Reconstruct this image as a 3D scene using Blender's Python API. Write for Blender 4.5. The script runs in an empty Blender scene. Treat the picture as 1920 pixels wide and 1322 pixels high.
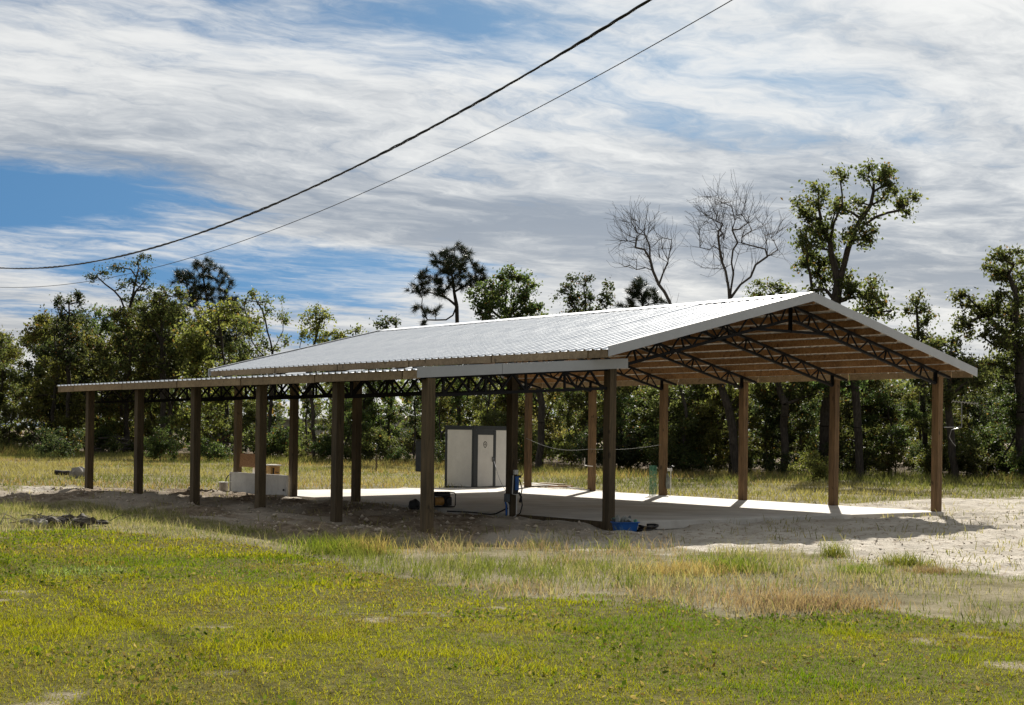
import bpy, math, random
import numpy as np
from mathutils import Vector, Matrix

# ------------------------------------------------------------------ camera / light / exposure
sc = bpy.context.scene
COL = sc.collection
F, HZ, ROLL = 2844.0, 813.25, 0.0135          # focal length and horizon in pixels of a 1920 px wide picture
EYE = 1.6
cam_d = bpy.data.cameras.new("camera"); cam = bpy.data.objects.new("camera", cam_d); COL.objects.link(cam)
cam_d.sensor_width = 36.0; cam_d.sensor_fit = 'HORIZONTAL'
cam_d.lens = F / 1920 * 36
cam_d.shift_y = (HZ - 661) / 1920
cam_d.clip_start = 0.1; cam_d.clip_end = 20000
cam.matrix_world = Matrix.Translation((0, 0, EYE)) @ Matrix.Rotation(math.pi / 2, 4, 'X') @ Matrix.Rotation(ROLL, 4, 'Z')
sc.camera = cam

SUN_TO = Vector((-0.303, -1.55, -1.0)).normalized()     # direction sunlight travels
SUN_EL = math.asin(-SUN_TO.z); SUN_AZ = math.atan2(-SUN_TO.x, -SUN_TO.y)
sun_d = bpy.data.lights.new("sun", 'SUN'); sun_d.energy = 5.0; sun_d.angle = math.radians(0.6); sun_d.color = (1.0, 0.94, 0.85)
sun = bpy.data.objects.new("sun", sun_d); COL.objects.link(sun)
sun.rotation_euler = SUN_TO.to_track_quat('-Z', 'Y').to_euler(); sun.location = (8, 40, 30)

sc.view_settings.view_transform = 'Standard'; sc.view_settings.look = 'None'
sc.view_settings.exposure = 1.02; sc.view_settings.gamma = 1.0; sc.view_settings.use_curve_mapping = False
sc.render.engine = 'CYCLES'
cy = sc.cycles
cy.use_denoising = True
cy.max_bounces = 7; cy.diffuse_bounces = 5; cy.glossy_bounces = 2; cy.transmission_bounces = 5; cy.transparent_max_bounces = 4
cy.caustics_reflective = False; cy.caustics_refractive = False
cy.sample_clamp_indirect = 4.0

class NT:
    """small helper to wire shader nodes"""
    def __init__(s, tree): s.t = tree; s.n = tree.nodes; s.l = tree.links
    def node(s, typ, **kw):
        n = s.n.new(typ)
        for k, v in kw.items(): setattr(n, k, v)
        return n
    def put(s, sock, v):
        if hasattr(v, 'is_output'): s.l.new(v, sock)
        else: sock.default_value = v
    def math(s, op, a, b=None, c=None, clamp=False):
        n = s.node('ShaderNodeMath', operation=op, use_clamp=clamp); s.put(n.inputs[0], a)
        if b is not None: s.put(n.inputs[1], b)
        if c is not None: s.put(n.inputs[2], c)
        return n.outputs[0]
    def vmath(s, op, a, b=None):
        n = s.node('ShaderNodeVectorMath', operation=op); s.put(n.inputs[0], a)
        if b is not None: s.put(n.inputs[1], b)
        return n.outputs[0]
    def xyz(s, v):
        n = s.node('ShaderNodeSeparateXYZ'); s.put(n.inputs[0], v); return n.outputs
    def comb(s, x, y, z):
        n = s.node('ShaderNodeCombineXYZ')
        for i, v in enumerate((x, y, z)): s.put(n.inputs[i], v)
        return n.outputs[0]
    def noise(s, vec, scale, detail=4, rough=.55, dist=0.0, col=False):
        n = s.node('ShaderNodeTexNoise'); s.put(n.inputs['Vector'], vec)
        n.inputs['Scale'].default_value = scale; n.inputs['Detail'].default_value = detail
        n.inputs['Roughness'].default_value = rough; n.inputs['Distortion'].default_value = dist
        return n.outputs['Color' if col else 'Fac']
    def smooth(s, v, a, b, lo=0.0, hi=1.0):
        n = s.node('ShaderNodeMapRange', interpolation_type='SMOOTHSTEP'); s.put(n.inputs[0], v)
        for i, x in enumerate((a, b, lo, hi)): n.inputs[i + 1].default_value = x
        return n.outputs[0]
    def mix(s, f, a, b, mode='MIX'):
        n = s.node('ShaderNodeMix', data_type='RGBA', blend_type=mode); s.put(n.inputs[0], f)
        for sock, v in ((n.inputs[6], a), (n.inputs[7], b)):
            s.put(sock, v if hasattr(v, 'is_output') else (tuple(v) + (1,) if len(v) == 3 else v))
        return n.outputs[2]

world = bpy.data.worlds.new("World"); sc.world = world; world.use_nodes = True
def build_world():
    t = NT(world.node_tree); t.n.clear()
    out = t.node('ShaderNodeOutputWorld'); bg = t.node('ShaderNodeBackground'); bg.inputs[1].default_value = 0.055
    sky = t.node('ShaderNodeTexSky', sky_type='NISHITA', sun_disc=False)
    sky.sun_elevation = SUN_EL; sky.sun_rotation = SUN_AZ; sky.air_density = 1.0; sky.dust_density = 0.2; sky.ozone_density = 4.0
    hs = t.node('ShaderNodeHueSaturation'); t.put(hs.inputs['Color'], sky.outputs[0]); hs.inputs['Saturation'].default_value = 1.12; hs.inputs['Value'].default_value = 0.78
    d = t.node('ShaderNodeTexCoord').outputs['Generated']
    x, y, z = t.xyz(d)
    t.put(sky.inputs[0], t.comb(x, y, t.math('ADD', t.math('MULTIPLY', t.math('MAXIMUM', z, 0.0), .75), .30)))   # clean, deep blue air
    zz = t.math('ADD', t.math('MAXIMUM', z, 0.0), 0.045)
    p = t.comb(t.math('DIVIDE', x, zz), t.math('DIVIDE', y, zz), 0.0)        # position on the cloud deck overhead
    a = math.radians(44); ca, sa = math.cos(a), math.sin(a)
    warp = t.noise(p, 0.8, 5, .6, col=True)
    pw = t.vmath('ADD', p, t.vmath('MULTIPLY', t.vmath('SUBTRACT', warp, (.5, .5, .5)), (.75, .75, 0)))
    wx, wy, _ = t.xyz(pw)
    s = t.math('ADD', t.math('MULTIPLY', wx, ca), t.math('MULTIPLY', wy, sa))
    c = t.math('SUBTRACT', t.math('MULTIPLY', wy, ca), t.math('MULTIPLY', wx, sa))
    def q(ks, kc, o): return t.comb(t.math('MULTIPLY', s, ks), t.math('MULTIPLY', c, kc), o)
    band = t.noise(q(.11, .48, SEED), 1.0, 9, .60)              # long streets of cloud
    puff = t.noise(q(1.5, 2.4, 5.3), 1.7, 7, .66)             # small puffs and ripples
    wide = t.noise(t.vmath('ADD', p, OFF), .26, 2, .5)             # broad cover
    cov = t.math('ADD', t.math('MULTIPLY', band, .60), t.math('ADD', t.math('MULTIPLY', wide, .42), t.math('MULTIPLY', puff, .24)))
    # the clearer stretch of sky low on the left
    az = t.math('DIVIDE', x, t.math('MAXIMUM', y, .05)); el = t.math('DIVIDE', z, t.math('MAXIMUM', y, .05))
    def patch(a0, e0, wa, we):
        return t.math('EXPONENT', t.math('MULTIPLY', t.math('ADD', t.math('POWER', t.math('ABSOLUTE', t.math('DIVIDE', t.math('SUBTRACT', az, a0), wa)), 2.0), t.math('POWER', t.math('ABSOLUTE', t.math('DIVIDE', t.math('SUBTRACT', el, e0), we)), 2.0)), -1.0))
    gap = t.math('ADD', t.math('MULTIPLY', patch(-.34, .150, .11, .022), .19), t.math('MULTIPLY', patch(-.15, .106, .2, .020), .17))
    gap = t.math('ADD', gap, t.math('MULTIPLY', patch(-.02, .275, .06, .018), .05))
    cov = t.math('SUBTRACT', cov, gap)
    m = t.smooth(cov, .462, .60)
    thick = t.smooth(cov, .57, .78)
    lit = t.math('ADD', t.math('MULTIPLY', t.noise(q(.24, .42, 21.0), 1.0, 8, .60), .62), t.math('ADD', t.math('MULTIPLY', puff, .30), t.math('MULTIPLY', t.noise(p, .4, 3, .5), .26)))
    bright = t.smooth(lit, .475, .67)
    ccol = t.mix(bright, (2.0, 2.45, 3.1), (9.4, 9.3, 8.9))
    low = t.smooth(z, 0.015, 0.17)
    ccol = t.mix(low, t.mix(.55, ccol, (7.4, 7.0, 6.3)), ccol)
    ccol = t.mix(t.math('MULTIPLY', t.math('SUBTRACT', 1.0, thick), .35), ccol, (5.2, 5.5, 5.9))
    clear = t.mix(1.0, hs.outputs[0], (.78, .97, .93), 'MULTIPLY')
    # cloud droplets scatter forward: the deck is brightest towards the sun and dims away from it
    dt = t.node('ShaderNodeVectorMath', operation='DOT_PRODUCT'); t.put(dt.inputs[0], d); dt.inputs[1].default_value = tuple(-SUN_TO)
    ph = t.math('ADD', .42, t.math('MULTIPLY', t.math('POWER', t.math('MULTIPLY', t.math('ADD', dt.outputs['Value'], 1.0), .5), 1.6), .62))
    ccol = t.mix(1.0, ccol, t.comb(ph, ph, ph), 'MULTIPLY')
    col = t.mix(t.math('MULTIPLY', m, .94), clear, ccol)
    t.put(bg.inputs[0], col); t.l.new(bg.outputs[0], out.inputs[0])
SEED = 3.7; OFF = (4.3, 1.7, 0.0)
build_world()

# ------------------------------------------------------------------ geometry helpers
def pix(px, py, Y):
    """world point seen at a picture position, at depth Y"""
    dx, dy = px - 960, py - HZ; c, s = math.cos(ROLL), math.sin(ROLL)
    u = dx * c + dy * s; v = -dx * s + dy * c
    return Vector((u / F * Y, Y, EYE - v / F * Y))
def ground_at(px, py, z=0.0):
    dx, dy = px - 960, py - HZ; c, s = math.cos(ROLL), math.sin(ROLL)
    u = dx * c + dy * s; v = -dx * s + dy * c
    Y = (EYE - z) * F / v
    return Vector((u / F * Y, Y, z))
def to_pix(x, y, z=0.0):
    u = F * x / y; v = -F * (z - EYE) / y; c, s = math.cos(ROLL), math.sin(ROLL)
    return 960 + u * c - v * s, HZ + u * s + v * c

class VNoise:
    def __init__(s, seed): s.g = np.random.RandomState(seed).rand(256, 256)
    def __call__(s, x, y, scale=1.0, octs=4, rough=.5):
        x = np.asarray(x, float) / scale; y = np.asarray(y, float) / scale
        tot = 0; amp = 1; norm = 0
        for o in range(octs):
            xi = np.floor(x).astype(int); yi = np.floor(y).astype(int); fx = x - xi; fy = y - yi
            fx = fx * fx * (3 - 2 * fx); fy = fy * fy * (3 - 2 * fy)
            g = s.g; A = lambda i, j: g[(xi + i) % 256, (yi + j) % 256]
            v = (A(0, 0) * (1 - fx) + A(1, 0) * fx) * (1 - fy) + (A(0, 1) * (1 - fx) + A(1, 1) * fx) * fy
            tot = tot + v * amp; norm += amp; amp *= rough
            x = x * 2.03 + 17.3; y = y * 2.03 + 31.7
        return tot / norm
VN1, VN2, VN3, VN4 = VNoise(1), VNoise(2), VNoise(3), VNoise(4)
def sstep(v, a, b):
    t = np.clip((v - a) / (b - a), 0, 1); return t * t * (3 - 2 * t)

def mesh_np(name, verts, faces_list, col=None, smooth=False, mat_idx=None):
    """faces_list: list of (M,k) int arrays"""
    me = bpy.data.meshes.new(name)
    verts = np.asarray(verts, np.float32).reshape(-1, 3)
    me.vertices.add(len(verts)); me.vertices.foreach_set('co', verts.ravel())
    fl = [np.asarray(f, np.int32) for f in faces_list if len(f)]
    nl = sum(f.size for f in fl); npoly = sum(len(f) for f in fl)
    me.loops.add(nl); me.loops.foreach_set('vertex_index', np.concatenate([f.ravel() for f in fl]))
    me.polygons.add(npoly)
    tot = np.concatenate([np.full(len(f), f.shape[1], np.int32) for f in fl])
    start = np.concatenate([[0], np.cumsum(tot)[:-1]]).astype(np.int32)
    me.polygons.foreach_set('loop_start', start)
    try: me.polygons.foreach_set('loop_total', tot)
    except Exception: pass
    if smooth: me.polygons.foreach_set('use_smooth', np.ones(npoly, bool))
    if col is not None:
        col = np.asarray(col, np.float32)
        if col.shape[1] == 3: col = np.c_[col, np.ones(len(col), np.float32)]
        at = me.attributes.new('col', 'FLOAT_COLOR', 'POINT'); at.data.foreach_set('color', col.ravel())
    me.update(calc_edges=True); me.validate()
    return me

class MB:
    """collects simple solids and links them as one mesh object"""
    def __init__(s): s.v = []; s.f = []
    def add(s, vs, fs):
        o = len(s.v); s.v += [tuple(v) for v in vs]; s.f += [tuple(i + o for i in f) for f in fs]; return s
    def box(s, c, size, X=(1, 0, 0), Y=(0, 1, 0), Z=(0, 0, 1)):
        X, Y, Z, c = Vector(X), Vector(Y), Vector(Z), Vector(c); hx, hy, hz = [q / 2 for q in size]
        vs = [c + X * (i * hx) + Y * (j * hy) + Z * (k * hz) for k in (-1, 1) for j in (-1, 1) for i in (-1, 1)]
        return s.add(vs, [(0, 2, 3, 1), (4, 5, 7, 6), (0, 1, 5, 4), (2, 6, 7, 3), (0, 4, 6, 2), (1, 3, 7, 5)])
    def beam(s, p0, p1, w, h, up=(0, 0, 1)):
        p0, p1 = Vector(p0), Vector(p1); d = (p1 - p0); L = d.length; d.normalize()
        x = d.cross(Vector(up))
        if x.length < 1e-4: x = d.cross(Vector((1, 0, 0)))
        x.normalize(); z = x.cross(d)
        return s.box((p0 + p1) / 2, (L, w, h), d, x, z)
    def tube(s, pts, r, k=6, cap=True):
        pts = [Vector(p) for p in pts]; n = len(pts); rings = []
        rr = r if isinstance(r, (list, tuple)) else [r] * n
        ref = None
        for i, p in enumerate(pts):
            d = (pts[min(i + 1, n - 1)] - pts[max(i - 1, 0)]).normalized()
            if ref is None: ref = d.orthogonal().normalized()
            a = (ref - d * ref.dot(d)).normalized(); ref = a; b = d.cross(a)
            rings.append([p + (a * math.cos(2 * math.pi * j / k) + b * math.sin(2 * math.pi * j / k)) * rr[i] for j in range(k)])
        vs = [v for R in rings for v in R]; fs = []
        for i in range(n - 1):
            for j in range(k):
                fs.append((i * k + j, i * k + (j + 1) % k, (i + 1) * k + (j + 1) % k, (i + 1) * k + j))
        if cap: fs += [tuple(range(k))[::-1], tuple((n - 1) * k + j for j in range(k))]
        return s.add(vs, fs)
    def cyl(s, base, top, r, r2=None, k=14): return s.tube([base, top], [r, r if r2 is None else r2], k)
    def prism(s, poly, axis):
        n = len(poly); ax = Vector(axis); vs = [Vector(p) for p in poly] + [Vector(p) + ax for p in poly]
        return s.add(vs, [tuple(range(n))[::-1], tuple(range(n, 2 * n))] + [(i, (i + 1) % n, n + (i + 1) % n, n + i) for i in range(n)])
    def mesh(s, name):
        me = bpy.data.meshes.new(name); me.from_pydata(s.v, [], s.f); me.update(); return me
    def build(s, name, mat, parent=None, smooth=False, bevel=0):
        return obj(name, s.mesh(name), mat, parent, smooth, bevel)

def obj(name, me, mat, parent=None, smooth=False, bevel=0):
    o = bpy.data.objects.new(name, me); COL.objects.link(o)
    if mat is not None and not me.materials: me.materials.append(mat)
    if smooth:
        for p in me.polygons: p.use_smooth = True
    if bevel:
        m = o.modifiers.new('bevel', 'BEVEL'); m.width = bevel; m.segments = 2; m.limit_method = 'ANGLE'
    if parent is not None:
        o.parent = parent; o.matrix_parent_inverse = Matrix.Identity(4)
    return o
def empty(name, loc=(0, 0, 0), rz=0.0):
    o = bpy.data.objects.new(name, None); COL.objects.link(o); o.location = loc; o.rotation_euler = (0, 0, rz); o.empty_display_size = .1
    return o
def tag(o, label=None, cat=None, group=None, kind=None):
    if label: o['label'] = label
    if cat: o['category'] = cat
    if group: o['group'] = group
    if kind: o['kind'] = kind
    return o

# ------------------------------------------------------------------ materials
MATS = {}
def mat(name, rgb=(.5, .5, .5), rough=.7, metal=0.0, fn=None, spec=.3):
    m = bpy.data.materials.new(name); m.use_nodes = True; t = NT(m.node_tree)
    b = t.n['Principled BSDF']; b.inputs['Base Color'].default_value = (*rgb, 1); b.inputs['Roughness'].default_value = rough
    b.inputs['Metallic'].default_value = metal; b.inputs['Specular IOR Level'].default_value = spec
    if fn: fn(t, b)
    MATS[name] = m; return m
def bump(t, b, h, strength, dist=.02):
    n = t.node('ShaderNodeBump'); n.inputs['Strength'].default_value = strength; n.inputs['Distance'].default_value = dist
    t.put(n.inputs['Height'], h); t.l.new(n.outputs[0], b.inputs['Normal'])
def worn(rgb, amt=.25, scale=6, rough=.6, bumpy=.15):
    def f(t, b):
        p = t.node('ShaderNodeTexCoord').outputs['Object']
        n = t.noise(p, scale, 6, .6); n2 = t.noise(p, scale * 6, 3, .6)
        k = t.math('ADD', t.math('MULTIPLY', n, .7), t.math('MULTIPLY', n2, .3))
        lo = tuple(c * (1 - amt) for c in rgb); hi = tuple(min(1, c * (1 + amt)) for c in rgb)
        t.put(b.inputs['Base Color'], t.mix(t.smooth(k, .32, .68), lo, hi))
        t.put(b.inputs['Roughness'], t.smooth(n2, .2, .8, rough - .12, min(1, rough + .12)))
        bump(t, b, k, bumpy, .01)
    return f
def wood(dark, light, grain=(14, 14, .9), vary=.35):
    def f(t, b):
        p = t.node('ShaderNodeTexCoord').outputs['Object']; rnd = t.node('ShaderNodeObjectInfo').outputs['Random']
        off = t.comb(t.math('MULTIPLY', rnd, 37.0), t.math('MULTIPLY', rnd, 91.0), t.math('MULTIPLY', rnd, 13.0))
        g = t.vmath('ADD', t.vmath('MULTIPLY', p, grain), off)
        n = t.noise(g, 1.6, 6, .62, 1.2); n2 = t.noise(t.vmath('ADD', p, off), 1.3, 3, .5)
        k = t.math('ADD', t.math('MULTIPLY', n, .65), t.math('MULTIPLY', n2, .35))
        c = t.mix(t.smooth(k, .32, .68), dark, light)
        v = t.math('ADD', t.math('MULTIPLY', rnd, vary), 1 - vary / 2)
        t.put(b.inputs['Base Color'], t.mix(1.0, c, t.comb(v, v, v), 'MULTIPLY'))
        kn = t.noise(t.vmath('ADD', t.vmath('MULTIPLY', p, (7, 7, 4.5)), off), 1.0, 1, .4)
        t.put(b.inputs['Base Color'], t.mix(t.math('MULTIPLY', t.smooth(kn, .70, .76), .7), t.mix(1.0, c, t.comb(v, v, v), 'MULTIPLY'), tuple(q * .45 for q in dark)))
        bump(t, b, n, .4, .008)
    return f
M_POST = mat('treated_timber', rough=.82, fn=wood((.050, .038, .022), (.128, .093, .052)))
M_POST_NEW = mat('fresh_treated_timber', rough=.8, fn=wood((.070, .044, .023), (.195, .120, .058)))
M_PURLIN = mat('pine_purlin', rough=.75, fn=wood((.165, .085, .034), (.36, .205, .09), (9, 9, 9)))
M_FASCIA = mat('pine_fascia', rough=.75, fn=wood((.20, .145, .085), (.36, .27, .165), (7, 7, 7)))
M_STEEL = mat('black_painted_steel', rough=.45, fn=worn((.009, .009, .010), .3, 9, .65, .05), spec=.12)
M_TRIM = mat('white_trim_metal', rough=.35, fn=worn((.37, .39, .415), .05, 3, .42, .03), spec=.4)
def _roof(t, b):
    p = t.node('ShaderNodeTexCoord').outputs['Object']; x, y, z = t.xyz(p)
    n = t.noise(t.vmath('MULTIPLY', p, (1.2, 3.0, 1)), 1.4, 5, .6); n2 = t.noise(p, 60, 2, .5)
    n3 = t.noise(t.vmath('MULTIPLY', p, (4, .4, 1)), 2.2, 4, .6)
    k = t.smooth(t.math('ADD', t.math('MULTIPLY', n, .6), t.math('MULTIPLY', n3, .4)), .3, .7)
    t.put(b.inputs['Base Color'], t.mix(k, (.78, .81, .85), (.90, .92, .94)))
    t.put(b.inputs['Roughness'], t.smooth(n, .3, .7, .30, .42))
    b.inputs['Metallic'].default_value = .62
    # fastener dimples where the sheet is screwed to each purlin
    w = t.math('PINGPONG', t.math('ADD', x, .02), .29)
    dim = t.math('MULTIPLY', t.smooth(w, 0.0, .035, 1.0, 0.0), t.smooth(t.math('PINGPONG', y, .1155), 0.0, .05, 1.0, 0.0))
    h = t.math('ADD', t.math('MULTIPLY', n, .25), t.math('ADD', t.math('MULTIPLY', n2, .04), t.math('MULTIPLY', dim, -.35)))
    bump(t, b, h, .35, .012)
M_ROOF = mat('galvalume_roof_sheet', rough=.33, metal=.92, fn=_roof)
M_BACKER = mat('off_white_backer_coat', rough=.8, fn=worn((.52, .50, .46), .08, 3, .8, .03), spec=.1)
def _conc(t, b):
    p = t.node('ShaderNodeTexCoord').outputs['Object']
    n = t.noise(p, .7, 6, .6); n2 = t.noise(p, 9, 5, .6); n3 = t.noise(t.vmath('MULTIPLY', p, (.5, 2.0, 1)), .9, 4, .6, .8)
    c = t.mix(t.smooth(n, .3, .7), (.40, .38, .345), (.56, .54, .50))
    c = t.mix(t.math('MULTIPLY', t.smooth(n3, .48, .68), .55), c, (.30, .265, .215))
    c = t.mix(t.math('MULTIPLY', t.smooth(n2, .55, .75), .25), c, (.33, .30, .26))
    n5 = t.noise(p, .35, 5, .65, .5); c = t.mix(t.math('MULTIPLY', t.smooth(n5, .45, .65), .6), c, (.38, .33, .26))
    t.put(b.inputs['Base Color'], c); bump(t, b, n2, .15, .004)
M_CONC = mat('concrete', rough=.85, fn=_conc)

def attr_col(t): 
    n = t.node('ShaderNodeAttribute'); n.attribute_name = 'col'; return n.outputs['Color']
def leafy(name, trans=.35, rough=.55, vary=.3, gloss=.25, tint=(1.2, 1.25, .75)):
    m = bpy.data.materials.new(name); m.use_nodes = True; t = NT(m.node_tree); b = t.n['Principled BSDF']
    rnd = t.node('ShaderNodeObjectInfo').outputs['Random']
    hs = t.node('ShaderNodeHueSaturation'); t.put(hs.inputs['Color'], attr_col(t))
    t.put(hs.inputs['Value'], t.math('ADD', t.math('MULTIPLY', rnd, vary), 1 - vary / 2))
    t.put(hs.inputs['Hue'], t.math('ADD', t.math('MULTIPLY', rnd, .03), .485))
    c = hs.outputs[0]
    t.put(b.inputs['Base Color'], c); b.inputs['Roughness'].default_value = rough; b.inputs['Specular IOR Level'].default_value = gloss
    tr = t.node('ShaderNodeBsdfTranslucent'); t.put(tr.inputs[0], t.mix(1.0, c, tint, 'MULTIPLY'))
    mx = t.node('ShaderNodeMixShader'); mx.inputs[0].default_value = trans
    t.l.new(b.outputs[0], mx.inputs[1]); t.l.new(tr.outputs[0], mx.inputs[2])
    t.l.new(mx.outputs[0], t.n['Material Output'].inputs[0]); return m
M_LEAF = leafy('oak_leaf', .64, .55, .55, .22)
M_NEEDLE = leafy('pine_needle', .12, .5, .2)
M_GRASS = leafy('grass_blade', .45, .8, 0.0, 0.0, (1.15, 1.15, .6))
def _bark(t, b):
    p = t.node('ShaderNodeTexCoord').outputs['Object']
    n = t.noise(t.vmath('MULTIPLY', p, (5, 5, 1.2)), 3, 6, .65, .5)
    t.put(b.inputs['Base Color'], t.mix(t.smooth(n, .3, .7), (.018, .015, .012), (.065, .054, .044))); bump(t, b, n, .7, .03)
M_BARK = mat('bark', rough=.9, fn=_bark)
def _bark2(t, b):
    p = t.node('ShaderNodeTexCoord').outputs['Object']; n = t.noise(p, 3, 5, .6)
    t.put(b.inputs['Base Color'], t.mix(n, (.045, .039, .036), (.11, .096, .086)))
M_DEAD = mat('grey_dead_wood', rough=.9, fn=_bark2)

# ------------------------------------------------------------------ barn frame of reference
TH = math.radians(127.265); S = 2.921; W = 9.4974; LW = 3.974
D = Vector((math.cos(TH), math.sin(TH), 0)); EV = Vector((D.y, -D.x, 0)); O = Vector((9.33, 33.29, 0))
def BP(a, b, z=0.0): return O - EV * a + D * b + Vector((0, 0, z))
def to_ab(x, y):
    qx, qy = x - O.x, y - O.y
    return -(qx * EV.x + qy * EV.y), qx * D.x + qy * D.y
PITCH = .247
def roof_z(a):
    a = a if a <= W / 2 else W - a
    return 3.125 + PITCH * (a + .55)
def lean_z(a): return 2.655 + .0714 * (13.7 - a)

# ------------------------------------------------------------------ ground
LAWN_TOP = np.array([(-400, 1000), (0, 1000), (150, 994), (480, 1018), (590, 1045), (760, 1078), (900, 1098), (1300, 1125), (1420, 1145), (1600, 1146), (1750, 1150), (1920, 1162), (2300, 1180)], float)
STRIP_TOP = np.array([(-400, 935), (0, 940), (200, 950), (420, 985), (560, 1002), (700, 1003), (900, 1012), (1100, 1022), (1300, 1030), (1500, 1036), (1700, 1054), (1920, 1082), (2300, 1110)], float)
SAND_BACK = np.array([(-400, 930), (0, 922), (60, 916), (250, 918), (430, 922), (560, 918), (830, 914), (1000, 905), (1100, 915), (1240, 930), (1400, 942), (1500, 948), (1600, 944), (1750, 934), (1920, 930), (2300, 930)], float)
def zone(x, y):
    """lawn / tall strip / sand weights at ground points"""
    x = np.asarray(x, float); y = np.asarray(y, float)
    n = VN1(x, y, 1.1, 4) - .5; n2 = VN2(x, y, .35, 3) - .5
    yy = np.maximum(y, 1.0); X, P = to_pix(x, yy)
    px_m = F * EYE / (yy * yy)                       # picture rows per metre of depth
    P = P + (n * 2.6 + n2 * .8) * px_m
    lt = np.interp(X, LAWN_TOP[:, 0], LAWN_TOP[:, 1]); st = np.interp(X, STRIP_TOP[:, 0], STRIP_TOP[:, 1]); sb = np.interp(X, SAND_BACK[:, 0], SAND_BACK[:, 1])
    lawn = sstep(P - lt, -.35 * px_m, .35 * px_m)
    sand = sstep(st - P, -.3 * px_m, .3 * px_m) * sstep(P - sb, -.5 * px_m, .5 * px_m)
    return lawn, sand
BARE = [(1880, 1165, .5, .3), (730, 1150, .8, .34), (135, 1282, .24, .2), (42, 1098, .3, .2), (1895, 1240, .3, .25), (1755, 1192, .3, .18), (60, 1312, .35, .12), (1385, 1105, .3, .3), (430, 1248, .2, .1)]
BARE_W = [(ground_at(p, q), rx, ry) for p, q, rx, ry in BARE]
def bare(x, y):
    w = np.zeros_like(np.asarray(x, float)); n = VN3(x, y, .3, 4) - .5
    for c, rx, ry in BARE_W:
        d = np.sqrt(((x - c.x) / (rx * .62)) ** 2 + ((y - c.y) / (ry * 1.35)) ** 2) + n * 3.0
        w = np.maximum(w, .62 * (1 - sstep(d, .05, 1.0)))
    w = np.maximum(w, sstep(VN2(x, y, .8, 5, .6), .72, .80) * .6)
    return w
def gz(x, y):
    x = np.asarray(x, float); y = np.asarray(y, float)
    a, b = to_ab(x, y)
    lawn, sand = zone(x, y)
    near = 1 - sstep(np.hypot(x, y - 25), 70, 200)
    z = (VN1(x, y, 5, 3) - .5) * .10 * near - .03
    z += sand * ((VN2(x, y, .9, 4, .6) - .5) * .15 + (VN3(x, y, .28, 3) - .5) * .10)
    # wheel ruts crossing the sand on the right
    rut = np.zeros_like(z)
    for off in (0.0, 1.5, 3.1, 4.6):
        dd = (y - (24.6 + .42 * x + .5 * np.sin(x * .35 + off) + off * .8)) / .17; rut += -np.exp(-dd * dd) * .045 + np.exp(-(np.abs(dd) - 1.9) ** 2) * .025
    z += sand * rut * sstep(x, 1.5, 4)
    z += lawn * (VN3(x, y, .35, 3) - .5) * .02
    # heaped soil under and along the lean-to
    m = sstep(a, 9.6, 10.8) * (1 - sstep(a, 15.6, 17.0)) * sstep(b, -3.5, -1.5) * (1 - sstep(b, 17.5, 21))
    z += m * ((VN4(x, y, 1.3, 4, .55) - .38) * .36 + (VN1(x, y, .4, 3) - .5) * .10)
    # slab bed
    bed = sstep(a, -.5, .1) * (1 - sstep(a, 9.3, 9.75)) * sstep(b, -.9, -.15) * (1 - sstep(b, 14.9, 15.6))
    z = z * (1 - bed) - .12 * bed
    fr = sstep(a, 4.5, 9.0) * (1 - sstep(a, 13, 15)) * sstep(b, -4.5, -2) * (1 - sstep(b, -.4, .6)) 
    z -= .07 * fr
    # field rises gently towards the woods on the left
    return z
def axis(lo, hi, step, far):
    core = np.arange(lo, hi + 1e-6, step); out = []; s = step; v = hi
    while v < far: s *= 1.22; v += s; out.append(v)
    neg = []; s = step; v = lo
    while v > -far: s *= 1.22; v -= s; neg.append(v)
    return np.array(neg[::-1] + list(core) + out)
gx = axis(-15, 16, .115, 6000); gy = axis(7, 46, .115, 6000)
GX, GY = np.meshgrid(gx, gy)
GZ = gz(GX, GY); GZ[np.hypot(GX, GY) > 400] = -.03
nx, ny = len(gx), len(gy); idx = np.arange(nx * ny).reshape(ny, nx)
quads = np.stack([idx[:-1, :-1], idx[:-1, 1:], idx[1:, 1:], idx[1:, :-1]], -1).reshape(-1, 4)
lw, sw = zone(GX, np.maximum(GY, 1)); bw = bare(GX, GY) * lw
front = (GY < 1); lw[front] = 1; sw[front] = 0; bw[front] = 0
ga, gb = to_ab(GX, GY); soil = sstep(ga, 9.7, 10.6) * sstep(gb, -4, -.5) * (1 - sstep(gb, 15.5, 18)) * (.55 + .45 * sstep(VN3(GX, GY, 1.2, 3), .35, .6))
gpx = to_pix(GX, np.maximum(GY, 1))[0]; wd = (GY > 40) & (GY > np.interp(gpx, [-300, 0, 300, 700, 1000, 1300, 1560, 1920, 2300], [98, 95, 90, 78, 70, 65, 63.5, 62, 62]) - .5) & (GY < 600)
sw[wd] = 1; soil[wd] = 1; lw[wd] = 0
gcol = np.stack([sw, lw, bw, soil], -1).reshape(-1, 4)
gme = mesh_np('ground', np.stack([GX, GY, GZ], -1), [quads], gcol, smooth=True)
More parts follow.
